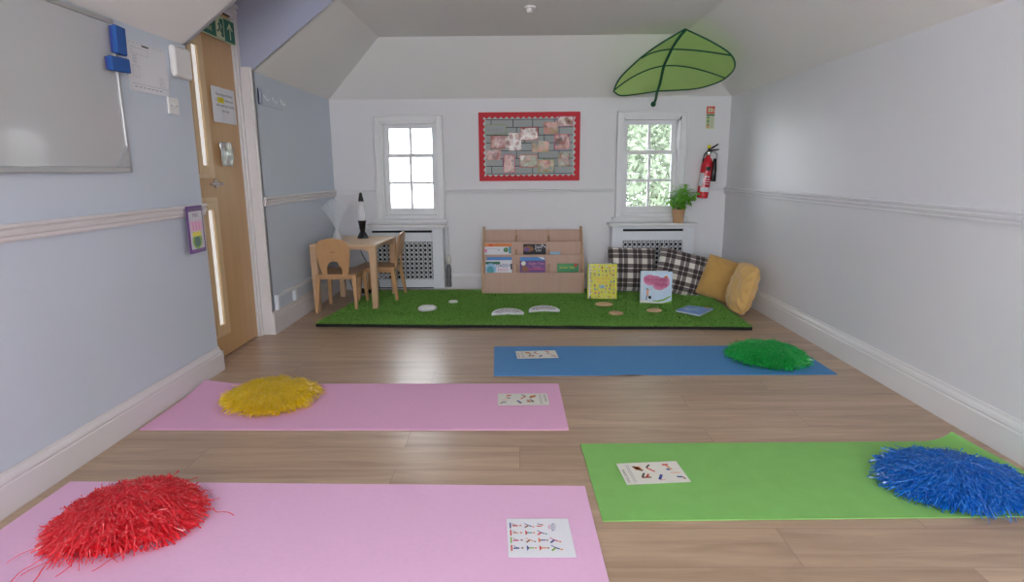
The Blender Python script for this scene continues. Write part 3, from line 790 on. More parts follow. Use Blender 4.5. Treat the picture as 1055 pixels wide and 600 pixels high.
# ------------------------------------------------------------------ pompoms
def pompom(name, cx, cy, rx, ry, h, rot, mat, label, n=3600, seed=1, w=.0020, stray=()):
    rg = random.Random(seed); b = MB(); vs = []; fs = []
    for k in range(n):
        az = rg.random()*2*PI; q_ = rg.random()**.8
        # each strand leaves the tied centre, rises and falls over the mound
        L_ = .66+.36*rg.random()**.7; L_ *= 1+.07*math.sin(az*3+seed)+.05*math.sin(az*7)+.03*math.sin(az*17+seed)
        p0 = .10*rg.random()
        hk = h*(.25+.80*q_)
        pts = []; m_ = 7
        az2 = az+rg.gauss(0, .16)+.75*noise.noise(Vector((math.cos(az)*1.6, math.sin(az)*1.6, seed*3.1+.8*q_))); kx = rg.gauss(0, .010); zo = rg.gauss(0, .004)
        for i in range(m_+1):
            t = i/m_; rr = L_*(p0+(1-p0)*t**.85); a = az+(az2-az)*t
            x = rx*rr*math.cos(a); y = ry*rr*math.sin(a)
            z = .006+hk*max(0, (1-(rr/1.06)**2))**.75*(1 if t > .1 else .95) + .006*math.sin(t*9+k)*(1-t)
            z += zo+rg.gauss(0, .0012)+.014*noise.noise(Vector((x*22, y*22, seed)))*(1-rr*rr*.7); x += kx*math.sin(t*5)+rg.gauss(0, .0009); y += rg.gauss(0, .0009)
            pts.append(Vector((x, y, max(z, .003))))
        if rg.random() < .22: # sprung up ends
            e_ = rg.random()*.026; pts[-1].z += e_; pts[-2].z += e_*.4; pts[-1].x += rg.gauss(0, .008); pts[-1].y += rg.gauss(0, .008)
        n0 = len(vs); tw = rg.random()*PI
        for i, p in enumerate(pts):
            t_ = (pts[min(i+1, m_)]-pts[max(i-1, 0)]).normalized(); sd = t_.cross(Vector((0, 0, 1))); sd = sd.normalized() if sd.length > 1e-4 else Vector((1, 0, 0))
            d = (Matrix.Rotation(tw+i*.35, 3, t_) @ sd)*w/2*(1.6 if i == m_ else 1)
            vs += [p-d, p+d]
        for i in range(m_): fs.append((n0+2*i, n0+2*i+1, n0+2*i+3, n0+2*i+2))
    for k in range(int(n*.16)):   # loose tangled strands lying over the mound
        az = rg.random()*2*PI; rr = rg.random()**.55*.95; dr = az+rg.gauss(0, .55)+1.2*noise.noise(Vector((math.cos(az)*2, math.sin(az)*2, seed))); ln = .05+.07*rg.random(); cx_, cy_ = rx*rr*math.cos(az), ry*rr*math.sin(az); cv = rg.gauss(0, .9); n0 = len(vs)
        for i in range(5):
            t = i/4-.5; an = dr+cv*t; x = cx_+ln*t*math.cos(an); y = cy_+ln*t*math.sin(an); q2 = min(1, ((x/rx)**2+(y/ry)**2)/1.12)
            z = .008+h*(1-q2)**.75*1.0+.014*rg.random()**2+.010*(1-4*t*t)*rg.random()+.012*noise.noise(Vector((x*22, y*22, seed))); d = Vector((-math.sin(an), math.cos(an), rg.gauss(0, .5))).normalized()*w*.45
            vs += [Vector((x, y, z))-d, Vector((x, y, z))+d]
        for i in range(4): fs.append((n0+2*i, n0+2*i+1, n0+2*i+3, n0+2*i+2))
    for (x0, y0, x1, y1) in stray:
        n0 = len(vs)
        for i in range(9):
            t = i/8; p = Vector((x0+(x1-x0)*t+.006*math.sin(t*8+x0*90), y0+(y1-y0)*t+.005*math.sin(t*11), .004+.02*(1-t)))
            d = Vector((y1-y0, x0-x1, 0)).normalized()*w*.7; vs += [p-d, p+d]
        for i in range(8): fs.append((n0+2*i, n0+2*i+1, n0+2*i+3, n0+2*i+2))
    b.add(vs, fs, mat)
    # inner core so the mound is full
    b.lathe([(.80*r, z) for r, z in ((1, .002), (.92, h*.25), (.7, h*.5), (.4, h*.68), (.05, h*.74))], mat, 24, Matrix.Diagonal((rx, ry, 1, 1)))
    o = b.build(name, loc=(cx, cy, .0065), rot=(0, 0, rot)); return tag(o, label, 'pompom')
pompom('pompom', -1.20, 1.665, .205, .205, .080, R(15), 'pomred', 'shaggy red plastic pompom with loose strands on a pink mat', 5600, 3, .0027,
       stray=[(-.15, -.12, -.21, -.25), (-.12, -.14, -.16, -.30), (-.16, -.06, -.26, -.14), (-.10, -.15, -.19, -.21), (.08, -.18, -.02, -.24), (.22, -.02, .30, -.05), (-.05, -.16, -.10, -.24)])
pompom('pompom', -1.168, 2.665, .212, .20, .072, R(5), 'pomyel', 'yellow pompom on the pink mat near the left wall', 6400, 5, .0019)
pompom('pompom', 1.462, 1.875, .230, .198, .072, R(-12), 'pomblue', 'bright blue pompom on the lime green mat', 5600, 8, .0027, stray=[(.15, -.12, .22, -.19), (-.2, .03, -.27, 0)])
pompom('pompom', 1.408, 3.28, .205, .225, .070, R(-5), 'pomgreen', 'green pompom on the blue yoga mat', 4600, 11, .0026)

# ------------------------------------------------------------------ pose cards
def card(corners, z, mt, label, draw, name='pose_card'):
    """corners: near-left, near-right, far-right, far-left on the mat; the drawing is made in 0..w, 0..h"""
    A, B_, C, D = [Vector(c) for c in corners]
    ex = (B_-A); ey = (D-A); w, h = ex.length, ey.length
    b = MB(); b.box(0, w, 0, h, 0, .0012, mt); draw(b, w, h)
    ang = math.atan2(ex.y, ex.x)
    shx = ey.dot(ex.normalized())/h; hy = (-ex.normalized().y*ey.x+ex.normalized().x*ey.y)/h
    b.v = [(x+y*shx, y*hy, zz) for x, y, zz in b.v]
    o = b.build(name, loc=(A.x, A.y, z), rot=(0, 0, ang)); return tag(o, label, 'card')
Zp = .0017
def fig(b, x, y, s, cols, kind=0):
    """small printed yoga figure, head towards +x"""
    c1, c2, c3 = cols
    if kind == 0:
        b.poly([(x, y-.42*s), (x+.18*s, y-.10*s), (x+.18*s, y+.10*s), (x, y+.42*s)], Zp, c1); b.stroke(x+.15*s, y, x+.62*s, y, .16*s, Zp, c2); b.disc(x+.78*s, y, .11*s, .10*s, Zp, c3, 10)
    elif kind == 1:
        b.stroke(x, y-.40*s, x, y+.40*s, .12*s, Zp, c1); b.stroke(x+.14*s, y+.30*s, x+.5*s, y, .08*s, Zp, 'greyink'); b.stroke(x+.14*s, y-.05*s, x+.62*s, y-.02*s, .17*s, Zp, c2); b.disc(x+.85*s, y, .10*s, .10*s, Zp, c3, 10)
    elif kind == 2:
        b.stroke(x, y-.35*s, x+.35*s, y+.05*s, .17*s, Zp, c1); b.stroke(x+.3*s, y+.05*s, x+.65*s, y-.15*s, .13*s, Zp, c2); b.stroke(x, y+.35*s, x+.3*s, y+.05*s, .09*s, Zp, c2); b.disc(x+.78*s, y-.2*s, .10*s, .10*s, Zp, c3, 10)
    else:
        b.stroke(x, y-.1*s, x+.45*s, y-.1*s, .16*s, Zp, c1); b.stroke(x+.1*s, y+.3*s, x+.55*s, y+.1*s, .10*s, Zp, c2); b.stroke(x+.4*s, y-.1*s, x+.7*s, y+.2*s, .11*s, Zp, c3)
def grid_card(b, w, h):
    cs = [('navy', 'inkred', 'orange'), ('inkred', 'skin', 'orange'), ('lime', 'magenta', 'brown'), ('inkred', 'navy', 'brown')]
    for r_ in range(4):
        y = h*(.80-.195*r_)
        fig(b, w*.055, y, w*.19, cs[r_], 1)
        fig(b, w*.285, y, w*.17, [('brown', 'navy', 'orange'), ('inkred', 'teal', 'orange'), ('brown', 'skin', 'brown'), ('navy', 'lime', 'orange')][r_], (2, 0, 2, 0)[r_])
        fig(b, w*.475, y, w*.17, [('inkred', 'navy', 'skin'), ('inkred', 'navy', 'teal'), ('orange', 'navy', 'brown'), ('inkred', 'orange', 'brown')][r_], (3, 2, 0, 0)[r_])
        if r_ > 1: fig(b, w*.655, y, w*.19, [None, None, ('navy', 'magenta', 'orange'), ('lime', 'navy', 'orange')][r_], 2)
    b.text('YOGA', w*.075, w*.70, h*.86, Zp, 'navy', rot=-PI/2)
    b.text('kids', w*.06, w*.655, h*.80, Zp, 'magenta', rot=-PI/2)
    for k in range(3): b.disc(w*(.76+.02*(k % 2)), h*(.74+.05*k), w*.012, w*.012, Zp, 'greyink', 8)
def strip_card(flip):
    def f(b, w, h):
        X = (lambda x: w-x) if flip else (lambda x: x)
        s = -1 if flip else 1
        P = [(X(.30*w), .72*h), (X(.36*w), .28*h), (X(.52*w), .70*h), (X(.58*w), .28*h), (X(.80*w), .74*h), (X(.86*w), .30*h)]
        def st(cx, cy, segs):
            for (a, b2, c, d, wd, mt) in segs: b.stroke(cx+s*a*w*1.25, cy+b2*h*1.25, cx+s*c*w*1.25, cy+d*h*1.25, wd*w*1.5, Zp, mt)
        st(*P[0], [(-.04, -.02, .04, .02, .055, 'orange'), (-.05, .08, .05, -.10, .035, 'brown')]); b.disc(P[0][0], P[0][1], .030*w, .10*h, Zp, 'orange', 12)
        st(*P[1], [(-.06, 0, .06, 0, .03, 'brown'), (-.05, .02, .0, .16, .02, 'ink'), (0, .0, .05, .12, .022, 'inkred')])
        st(*P[2], [(-.06, .02, .02, -.14, .022, 'inkred'), (-.06, .02, 0, .14, .02, 'ink')])
        st(*P[3], [(-.03, -.10, .03, .08, .03, 'navy'), (-.03, -.12, .04, -.12, .015, 'skin')])
        st(*P[4], [(-.06, .08, .02, .08, .03, 'inkred'), (-.02, .06, .03, -.12, .022, 'skin'), (-.04, -.10, .0, -.12, .03, 'navy')])
        st(*P[5], [(-.06, .12, .05, .10, .018, 'skin'), (-.02, -.04, .05, -.06, .028, 'navy'), (.05, -.06, .07, -.14, .02, 'brown')])
        xt = X(.075*w); rr = -PI/2 if flip else PI/2
        b.text('COOL DOWN', .062*w, xt, (.92 if flip else .08)*h, Zp, 'ink', rot=rr)
        for k in (.135, .165): b.stroke(X(k*w), .08*h, X(k*w), .92*h, .008*w, Zp, 'greyink')
    return f
card([(-.033, 1.489), (.156, 1.489), (.153, 1.677), (-.042, 1.677)], .007, 'paper', 'white square-ish card with sixteen coloured pose figures on the lighter pink mat', grid_card)
card([(-.099, 2.590), (.137, 2.592), (.139, 2.741), (-.104, 2.737)], .007, 'cream_paper', 'cream pose card on the pink mat with the yellow pompom', strip_card(True))
card([(.365, 1.880), (.588, 1.900), (.590, 2.045), (.352, 2.030)], .007, 'cream_paper', 'cream pose card with vertical heading on the lime green mat', strip_card(False))
card([(-.011, 3.285), (.226, 3.300), (.208, 3.444), (-.023, 3.430)], .007, 'cream_paper', 'small cream pose card on the blue mat', strip_card(False))

# ------------------------------------------------------------------ book display shelf
SX, SY = .118, 5.035
bs = thing('book_display_shelf', 'pinkish beech tiered book display unit below the display board', 'book shelf', (SX, SY, TZ), (0, 0, R(-.6)))
hw = .437
prof = [(0, 0), (.30, 0), (.30, .545), (.27, .555), (.235, .55), (.17, .42), (.09, .27), (.03, .20), (0, .17)]   # (depth, z)
import functools
for s in (-1, 1):
    b = MB(); pr = [(0, 0), (.31, 0), (.31, .535), (.295, .548), (.26, .54), (.225, .49), (.17, .42), (.10, .33), (.03, .24), (0, .19)]
    x0, x1 = sorted((s*hw, s*(hw-.018))); b.prism(pr, x0, x1, 'shelf_edge', 'x'); b.build('side_panel', bs, bevel=.004)
tiers = [(.012, .022, .178), (.085, .10, .322), (.155, .20, .428), (.265, .30, .520)]
for k, (y, z0, z1) in enumerate(tiers):
    b = MB(); b.box(-hw+.018, hw-.018, y, y+.012, z0, z1, 'shelf'); o = b.build('back_panel' if k == 3 else 'tier_panel', bs, bevel=.0015)
b = MB()
for z0 in (.03, .10, .20): pass
b.box(-hw+.018, hw-.018, .024, .085, .03, .042, 'shelf'); b.box(-hw+.018, hw-.018, .097, .155, .10, .112, 'shelf'); b.box(-hw+.018, hw-.018, .167, .265, .20, .212, 'shelf'); b.build('tier_floor', bs)
b = MB(); b.box(-hw+.018, hw-.018, .016, .030, -.004, .022, 'shelf'); b.build('plinth', bs)
for x in (-.143, .140):
    b = MB(); b.prism([(.026, .043), (.263, .043), (.263, .520), (.240, .515), (.235, .47), (.165, .425), (.155, .36), (.098, .318), (.085, .24), (.026, .176)], x-.006, x+.006, 'shelf_edge', 'x'); b.build('divider', bs, bevel=.001)
# books in the shelf
def book(w, h, d, cover, x, y, z, rot, label, draw=None, lean=R(-3), name='picture_book', grp=None):
    """upright closed book, cover facing -Y; origin at bottom centre of the cover"""
    r = thing(name, label, 'book', (x, y, z), (lean, 0, rot), grp)
    b = MB(); t = .0022
    b.box(-w/2, w/2, 0, t, 0, h, cover); b.box(-w/2, w/2, d-t, d, 0, h, cover); b.box(-w/2, -w/2+t, 0, d, 0, h, cover)
    if draw:
        T = Matrix(((1, 0, 0, -w/2), (0, 0, -1, 0), (0, 1, 0, 0), (0, 0, 0, 1))); draw(b, w, h, T)
    b.build('cover', r)
    b = MB(); b.box(-w/2+t, w/2-.003, t, d-t, .003, h-.003, 'paper'); b.build('pages', r)
    return r
zz = .0008
def d_orange(b, w, h, T): b.disc(w*.22, h-.012, .022, .008, zz, 'inkred', 12, T); b.rect(w*.35, h-.016, w*.9, h-.012, zz, 'brown', T)
def d_white(b, w, h, T):
    b.disc(w*.80, h-.028, .020, .020, zz, 'exitgreen', 18, T); b.disc(w*.80, h-.026, .008, .008, zz*1.5, 'lime', 10, T)
    b.rect(w*.5, h-.032, w*.58, h-.027, zz, 'ink', T); b.rect(w*.9, h-.06, w, h, zz, 'teal', T); b.rect(0, h-.05, w*.1, h-.02, zz, 'pinkp', T)
    b.text('the little book of', .016, w*.12, h-.022, zz, 'greyink', T)
def d_just(b, w, h, T):
    b.disc(w*.22, h-.04, .045, .026, zz, 'brown', 20, T); b.disc(w*.16, h-.045, .022, .018, zz*1.5, 'purple', 14, T)
    b.text('Just', .045, w*.52, h-.036, zz, 'paper', T); b.text('Like', .03, w*.55, h-.062, zz, 'paper', T)
    b.poly([(w*.82, h), (w, h-.028), (w, h-.034), (w*.78, h-.002)], zz*2, 'alu', T)
def d_daddy(b, w, h, T):
    b.rect(0, h-.035, w*.55, h-.012, zz*.5, 'exitgreen', T); b.disc(w*.20, h-.075, .045, .050, zz, 'skyb', 22, T); b.disc(w*.18, h-.085, .03, .035, zz*1.6, 'teal', 18, T)
    b.text('DADDY', .036, w*.40, h-.058, zz*1.5, 'navy', T); b.text('HUGS', .034, w*.46, h-.092, zz*1.5, 'magenta', T)
    b.rect(w*.95, h-.08, w, h-.03, zz*1.8, 'ink', T)
def d_night(b, w, h, T):
    b.disc(w*.14, h-.022, .019, .019, zz, 'cream_paper', 18, T); b.poly([(w*.06, h-.09), (w*.1, h-.05), (w*.18, h-.035), (w*.3, h-.06), (w*.36, h-.09)], zz*1.4, 'brown', T)
    b.text('Night Time', .030, w*.34, h-.034, zz*1.6, 'pinkp', T); b.text('Bunny', .026, w*.52, h-.062, zz*1.6, 'pinkp', T); b.rect(.3*w, h-.075, w*.98, h-.066, zz, 'magenta', T)
def d_green(b, w, h, T):
    b.disc(w*.86, h-.014, .014, .012, zz, 'inkred', 14, T); b.text('Garden Tales', .024, w*.10, h-.040, zz, 'yellowink', T); b.rect(w*.1, h-.013, w*.5, h-.010, zz, 'lime', T)
def d_blueback(b, w, h, T): b.poly([(w*.72, h), (w*.9, h-.02), (w, h-.02), (w*.95, h)], zz, 'paper', T)
base2 = TZ+.042+.001; base3 = TZ+.112+.001; base4 = TZ+.212+.001
sy = SY
book(.228, .298, .010, 'orange', -.178, sy+.134, base3, 0, 'orange topped book at the back left of the display shelf', d_orange)
book(.232, .275, .010, 'paper', -.182, sy+.116, base3, 0, 'white book with a green circle in the shelf upper left', d_white)
book(.195, .294, .010, 'ink', .137, sy+.124, base3, 0, 'dark book titled Just in the middle of the upper row', d_just)
book(.09, .226, .008, 'skyb', .315, sy+.124, base3, 0, 'blue book barely showing in the upper right pocket', None)
book(.212, .262, .010, 'midb', -.168, sy+.060, base2, 0, 'blue book standing behind the DADDY book', None, lean=R(-3))
book(.225, .238, .010, 'paper', -.172, sy+.040, base2, 0, 'white and blue picture book titled DADDY in the lower left pocket', d_daddy, lean=R(-3))
book(.212, .260, .010, 'midb', .118, sy+.060, base2, 0, 'blue book standing behind the purple book', d_blueback, lean=R(-3))
book(.218, .232, .010, 'purple', .118, sy+.040, base2, 0, 'purple night time picture book in the lower middle pocket', d_night, lean=R(-3))
book(.182, .205, .010, 'bookgreen', .42, sy+.046, base2, 0, 'green book with a red dot in the lower right pocket', d_green, lean=R(-3))

# standing open books on the turf
def open_book(w, h, cover, x, y, rot, label, draw, opening=R(32)):
    r = thing('picture_book', label, 'book', (x, y, TZ), (R(-6), 0, rot))
    T = Matrix(((1, 0, 0, 0), (0, 0, -1, 0), (0, 1, 0, 0), (0, 0, 0, 1)))
    b = MB(); b.box(0, w, 0, .003, 0, h, cover); draw(b, w, h, T); b.build('front_cover', r)
    Rm = Matrix.Rotation(opening, 4, 'Z')
    b = MB(); b.box(0, w, 0, .003, 0, h, cover, Rm); b.build('back_cover', r)
    b = MB(); b.box(.002, w-.004, .0035, .010, .004, h-.004, 'paper'); b.box(.008, w-.004, -.010, -.0005, .004, h+.001, 'paper', Rm); b.build('pages', r)
    return r
def d_yellow(b, w, h, T):
    g = random.Random(5); cs = ['ink', 'brown', 'paper', 'magenta', 'pinkp', 'greyink', 'inkred', 'teal', 'navy']
    for j in range(9):
        for i in range(7):
            x, y = (.11+.13*i)*w+g.gauss(0, .004), (.08+.105*j)*h+g.gauss(0, .004)
            if .22 < x/w < .78 and .42 < y/h < .66: continue
            if .40 < x/w < .60 and .26 < y/h < .42: continue
            s = .004+.003*g.random(); b.disc(x, y, s*.9, s, zz, g.choice(cs), 8, T); b.disc(x, y-s*1.3, s*1.1, s*.8, zz*1.2, g.choice(cs), 8, T)
    b.text('The Worst', .028, w*.5, h*.55, zz, 'orange', T, 'CENTER'); b.text('Princess', .028, w*.5, h*.45, zz, 'orange', T, 'CENTER')
    b.poly([(w*.40, h*.31), (w*.60, h*.31), (w*.56, h*.38), (w*.5, h*.41), (w*.44, h*.38)], zz, 'skyb', T); b.disc(w*.5, h*.33, .008, .009, zz*1.5, 'greyink', 10, T)
open_book(.236, .285, 'bookyellow', .560, 4.805, R(-3), 'acid yellow picture book standing open on the turf in front of the checked cushion', d_yellow)
def d_pink(b, w, h, T):
    for (x, y, rx, ry) in ((.30, .72, .20, .17), (.48, .70, .22, .16), (.60, .56, .20, .15), (.72, .64, .20, .17), (.80, .72, .12, .12), (.22, .75, .13, .11)): b.disc(x*w, y*h, rx*w, ry*h, zz, 'pinkp', 22, T)
    b.text('The Incredible', .030, w*.48, h*.70, zz*1.5, 'magenta', T, 'CENTER'); b.text('Night', .040, w*.66, h*.54, zz*1.5, 'magenta', T, 'CENTER')
    b.disc(w*.81, h*.83, .012, .010, zz*2, 'orange', 12, T)
    b.stroke(w*.30, h*.38, w*.42, h*.54, .0016, zz, 'greyink', T)
    b.disc(w*.22, h*.44, .010, .009, zz*1.6, 'greyink', 12, T); b.stroke(w*.23, h*.42, w*.24, h*.24, .018, zz, 'skin', T); b.stroke(w*.24, h*.38, w*.31, h*.42, .006, zz, 'skin', T); b.stroke(w*.22, h*.24, w*.20, h*.10, .012, zz*1.2, 'greyink', T)
    b.disc(w*.31, h*.18, .012, .014, zz*1.6, 'ink', 12, T); b.disc(w*.28, h*.14, .010, .010, zz*1.4, 'paper', 12, T)
    b.poly([(0, 0), (w, 0), (w, h*.07), (w*.5, h*.03), (0, h*.10)], zz, 'cream_paper', T)
    b.poly([(w*.40, h*.10), (w*.55, h*.09), (w*.75, h*.14), (w*.97, h*.26), (w*.95, h*.20), (w*.78, h*.10), (w*.6, h*.05), (w*.42, h*.06)], zz*1.3, 'lime', T); b.poly([(w*.7, h*.0), (w, h*.0), (w, h*.09)], zz*1.3, 'lime', T)
open_book(.242, .252, 'booksky', .955, 4.645, R(-9), 'pale blue picture book with a pink cloud standing on the turf', d_pink, R(28))
# flat blue book
fb = thing('picture_book', 'blue picture book lying flat on the turf near the golden cushions', 'book', (1.152, 4.316, TZ+.004))
P4 = [(0, 0), (.133, -.150), (.295, .053), (.136, .155)]
b = MB(); b.prism(P4, .010, .013, 'bookblue', 'z'); b.prism(P4, 0, .002, 'bookblue', 'z'); b.poly([(.235, .06), (.275, .05), (.265, .075), (.24, .088)], .0136, 'orange')
b.disc(.13, .02, .05, .03, .0134, 'skyb', 18); b.disc(.09, .04, .02, .012, .0138, 'paper', 12); b.build('cover', fb)
b = MB(); c_ = Vector((.141, .0145)); b.prism([tuple(c_+(Vector(p)-c_)*.97) for p in P4], .002, .010, 'cream_paper', 'z'); b.build('pages', fb)

# stones and slices on the turf
def pebble(name, cx, cy, rx, ry, h, mat, label, rot=0, seed=0, cat='stone', flat=.5):
    b = MB(); n = 28; prof = [(1e-3, 0), (.80, 0), (.97, .18), (1.0, .42), (.93, .68), (.72, .90), (.40, .985), (.01, 1.0)]
    vs = []; fs = []
    for r_, z in prof:
        for i in range(n):
            a = 2*PI*i/n; k = 1+.05*math.sin(2*a+seed)+.03*math.sin(3*a+seed*2); vs.append((r_*rx*k*math.cos(a), r_*ry*k*math.sin(a), z*h))
    for j in range(len(prof)-1):
        for i in range(n): fs.append((j*n+i, j*n+(i+1) % n, (j+1)*n+(i+1) % n, (j+1)*n+i))
    b.add(vs, fs, mat); o = b.build(name, smooth=True, loc=(cx, cy, TZ-.003), rot=(0, 0, rot)); return tag(o, label, cat)
pebble('pebble', -.695, 4.42, .070, .055, .042, 'stone_w', 'larger smooth white pebble on the turf in front of the little table', R(15), 1)
pebble('pebble', -.525, 4.685, .036, .030, .024, 'stone_w', 'small white pebble farther back on the turf', R(20), 2)
pebble('wood_slice', .662, 4.57, .068, .055, .022, 'stone_t', 'tan oval disc on the turf below the yellow book', 0, 3, 'disc')
pebble('wood_slice', .706, 4.275, .055, .050, .020, 'stone_t', 'tan oval disc closest to the front edge of the turf', 0, 4, 'disc')
pebble('wood_slice', 1.005, 4.36, .058, .052, .020, 'stone_t', 'tan oval disc in front of the pink cloud book', 0, 5, 'disc')
for i, (x, y, w, a) in enumerate(((-.082, 4.245, .118, R(3)), (.187, 4.335, .115, R(3)))):
    r = tag(bpy.data.objects.new('arched_plaque', None), ('white half-moon plaque with black marks, nearer the front of the turf', 'white half-moon plaque with black marks, slightly farther from the front edge of the turf')[i], 'plaque'); col.objects.link(r)
    r.location = (x, y, TZ-.002); r.rotation_euler = (R(8), 0, a)
    outl = [(w*math.cos(PI*k/16), w*.95*math.sin(PI*k/16)) for k in range(17)]; outl += [(-w*.6, .012), (0, .022), (w*.6, .012)]
    b = MB(); b.prism(outl, 0, .016, 'paper', 'z'); b.build('plaque_body', r, bevel=.004)
    b = MB(); g = random.Random(i+2)
    for k in range(13):
        an = PI*(.12+.76*k/12); rr = .74+.05*g.random(); px, py = w*rr*math.cos(an), w*.88*rr*math.sin(an); an2 = g.random()*PI; l = .012
        b.stroke(px-l*math.cos(an2), py-l*math.sin(an2), px+l*math.cos(an2), py+l*math.sin(an2), .006, .0168, 'ink')
        px, py = px*.72, py*.55; an2 += 1.3; b.stroke(px-l*math.cos(an2), py-l*math.sin(an2), px+l*math.cos(an2), py+l*math.sin(an2), .005, .0168, 'greyink')
    b.build('black_marks', r)

# ------------------------------------------------------------------ cushions
def cushion(w, h, t, mat, loc, rot, label, seed=0, name='cushion', wr=.006, n=44, rc=.05):
    b = MB(); vs = []; fs = []; uv = []
    for side in (1, -1):
        for j in range(n+1):
            for i in range(n+1):
                u, v = -1+2*i/n, -1+2*j/n
                # edges bow inwards between pointed corners
                x = u*(1-.075*(1-v*v)**1.0*abs(u)**2)*w/2; z = v*(1-.075*(1-u*u)*abs(v)**2)*h/2
                x *= 1-rc*u*u*v*v; z *= 1-rc*u*u*v*v
                pr = max(0, (1-abs(u)**2.4)*(1-abs(v)**2.4)); th = t/2*pr**.42
                edge = pr**.3
                th += edge*(wr*noise.noise(Vector((x*9+seed, z*9, side*3)))+wr*.8*noise.noise(Vector((x*24, z*14+seed, side))))
                # tension folds running in from the corners
                d = abs(abs(u)-abs(v)); th += edge*(1-edge)*wr*2.2*math.sin(d*16+seed)
                sag = -.04*h*(1-v)*.5*pr
                vs.append((x, side*-th, z+h/2+sag*.3)); uv.append((x, z))
    m_ = (n+1)*(n+1)
    for s_ in (0, 1):
        for j in range(n):
            for i in range(n):
                a = s_*m_+j*(n+1)+i; f = (a, a+1, a+n+2, a+n+1); fs.append(f if s_ == 0 else tuple(reversed(f)))
    b.add(vs, fs, mat); o = b.build(name, smooth=True, loc=loc, rot=rot)
    l = o.data.uv_layers.new(name='UVMap')
    for lp in o.data.loops: l.data[lp.index].uv = uv[lp.vertex_index]
    # piping along the seam
    ring = []
    for k in range(n): ring.append(vs[k])
    for k in range(n): ring.append(vs[k*(n+1)+n])
    for k in range(n, 0, -1): ring.append(vs[n*(n+1)+k])
    for k in range(n, 0, -1): ring.append(vs[k*(n+1)])
    return tag(o, label, 'cushion'), ring
def seam(o, ring, mat, r=.003):
    b = MB(); b.tube([(p[0], 0, p[2]) for p in ring], r, mat, 5, closed=True); b.build('seam', o, smooth=True)
o, r = cushion(.43, .40, .14, 'tartan', (.962, 5.06, TZ-.005), (R(-13), R(1.5), 0), 'dark checked cushion leaning upright on the radiator cover', 2); seam(o, r, 'tartan')
o, r = cushion(.44, .385, .15, 'tartan2', (1.315, 4.955, TZ-.004), (R(-17), R(14), R(-6)), 'dark checked cushion tilted over its neighbour towards the corner', 6); seam(o, r, 'tartan2')
o, r = cushion(.33, .36, .14, 'mustard', (1.58, 4.80, .015), (R(-16), R(15), R(-30)), 'mustard cushion leaning behind the front golden one', 11, rc=.08); seam(o, r, 'mustard')
o, r = cushion(.30, .405, .135, 'mustard2', (1.605, 4.39, -.002), (R(-15), R(1), R(-86)), 'golden yellow cushion standing edge-on against the right wall', 17, wr=.018, rc=.15); seam(o, r, 'mustard2')

# ------------------------------------------------------------------ little table and chairs
tb = thing('play_table', 'small square pale beech table in the left corner', 'table', (-1.315, 4.80, 0), (0, 0, R(-3)))
tw, td, th = .255, .315, .525
b = MB(); b.box(-tw, tw, -td, td, th-.022, th, 'beech'); o = b.build('table_top', tb, bevel=.006)
for sx in (-1, 1):
    for sy_ in (-1, 1):
        x, y = sx*(tw-.028), sy_*(td-.028); zb = 0 if sx < 0 else TZ-.001
        b = MB(); b.add([(x+dx*k, y+dy*k, z) for z, k in ((zb, .020), (th-.022, .027)) for dx, dy in ((-1, -1), (1, -1), (1, 1), (-1, 1))], [(3, 2, 1, 0), (4, 5, 6, 7), (0, 1, 5, 4), (1, 2, 6, 5), (2, 3, 7, 6), (3, 0, 4, 7)], 'beechv'); b.build('leg', tb, bevel=.004)
b = MB()
def brace(x0, x1, y0, y1, ax):
    # curved apron: deeper at the ends
    n = 12; L_ = (x1-x0) if ax == 'x' else (y1-y0); s0 = x0 if ax == 'x' else y0
    pts = [(s0, th-.022), (s0+L_, th-.022)]
    for k in range(n, -1, -1):
        t = k/n; e = min(t, 1-t)*L_; dd = .018+.035*max(0, 1-e/.06)**2; pts.append((s0+L_*t, th-.022-dd))
    pts.reverse()
    if ax == 'x': b.prism(pts, y0, y1, 'beechv', 'y')
    else: b.prism(pts, x0, x1, 'beechv', 'x')
for y in (-td+.02, td-.036): brace(-tw+.05, tw-.05, y, y+.016, 'x')
for x in (-tw+.02, tw-.036): brace(x, x+.016, -td+.05, td-.05, 'y')
b.build('apron', tb)

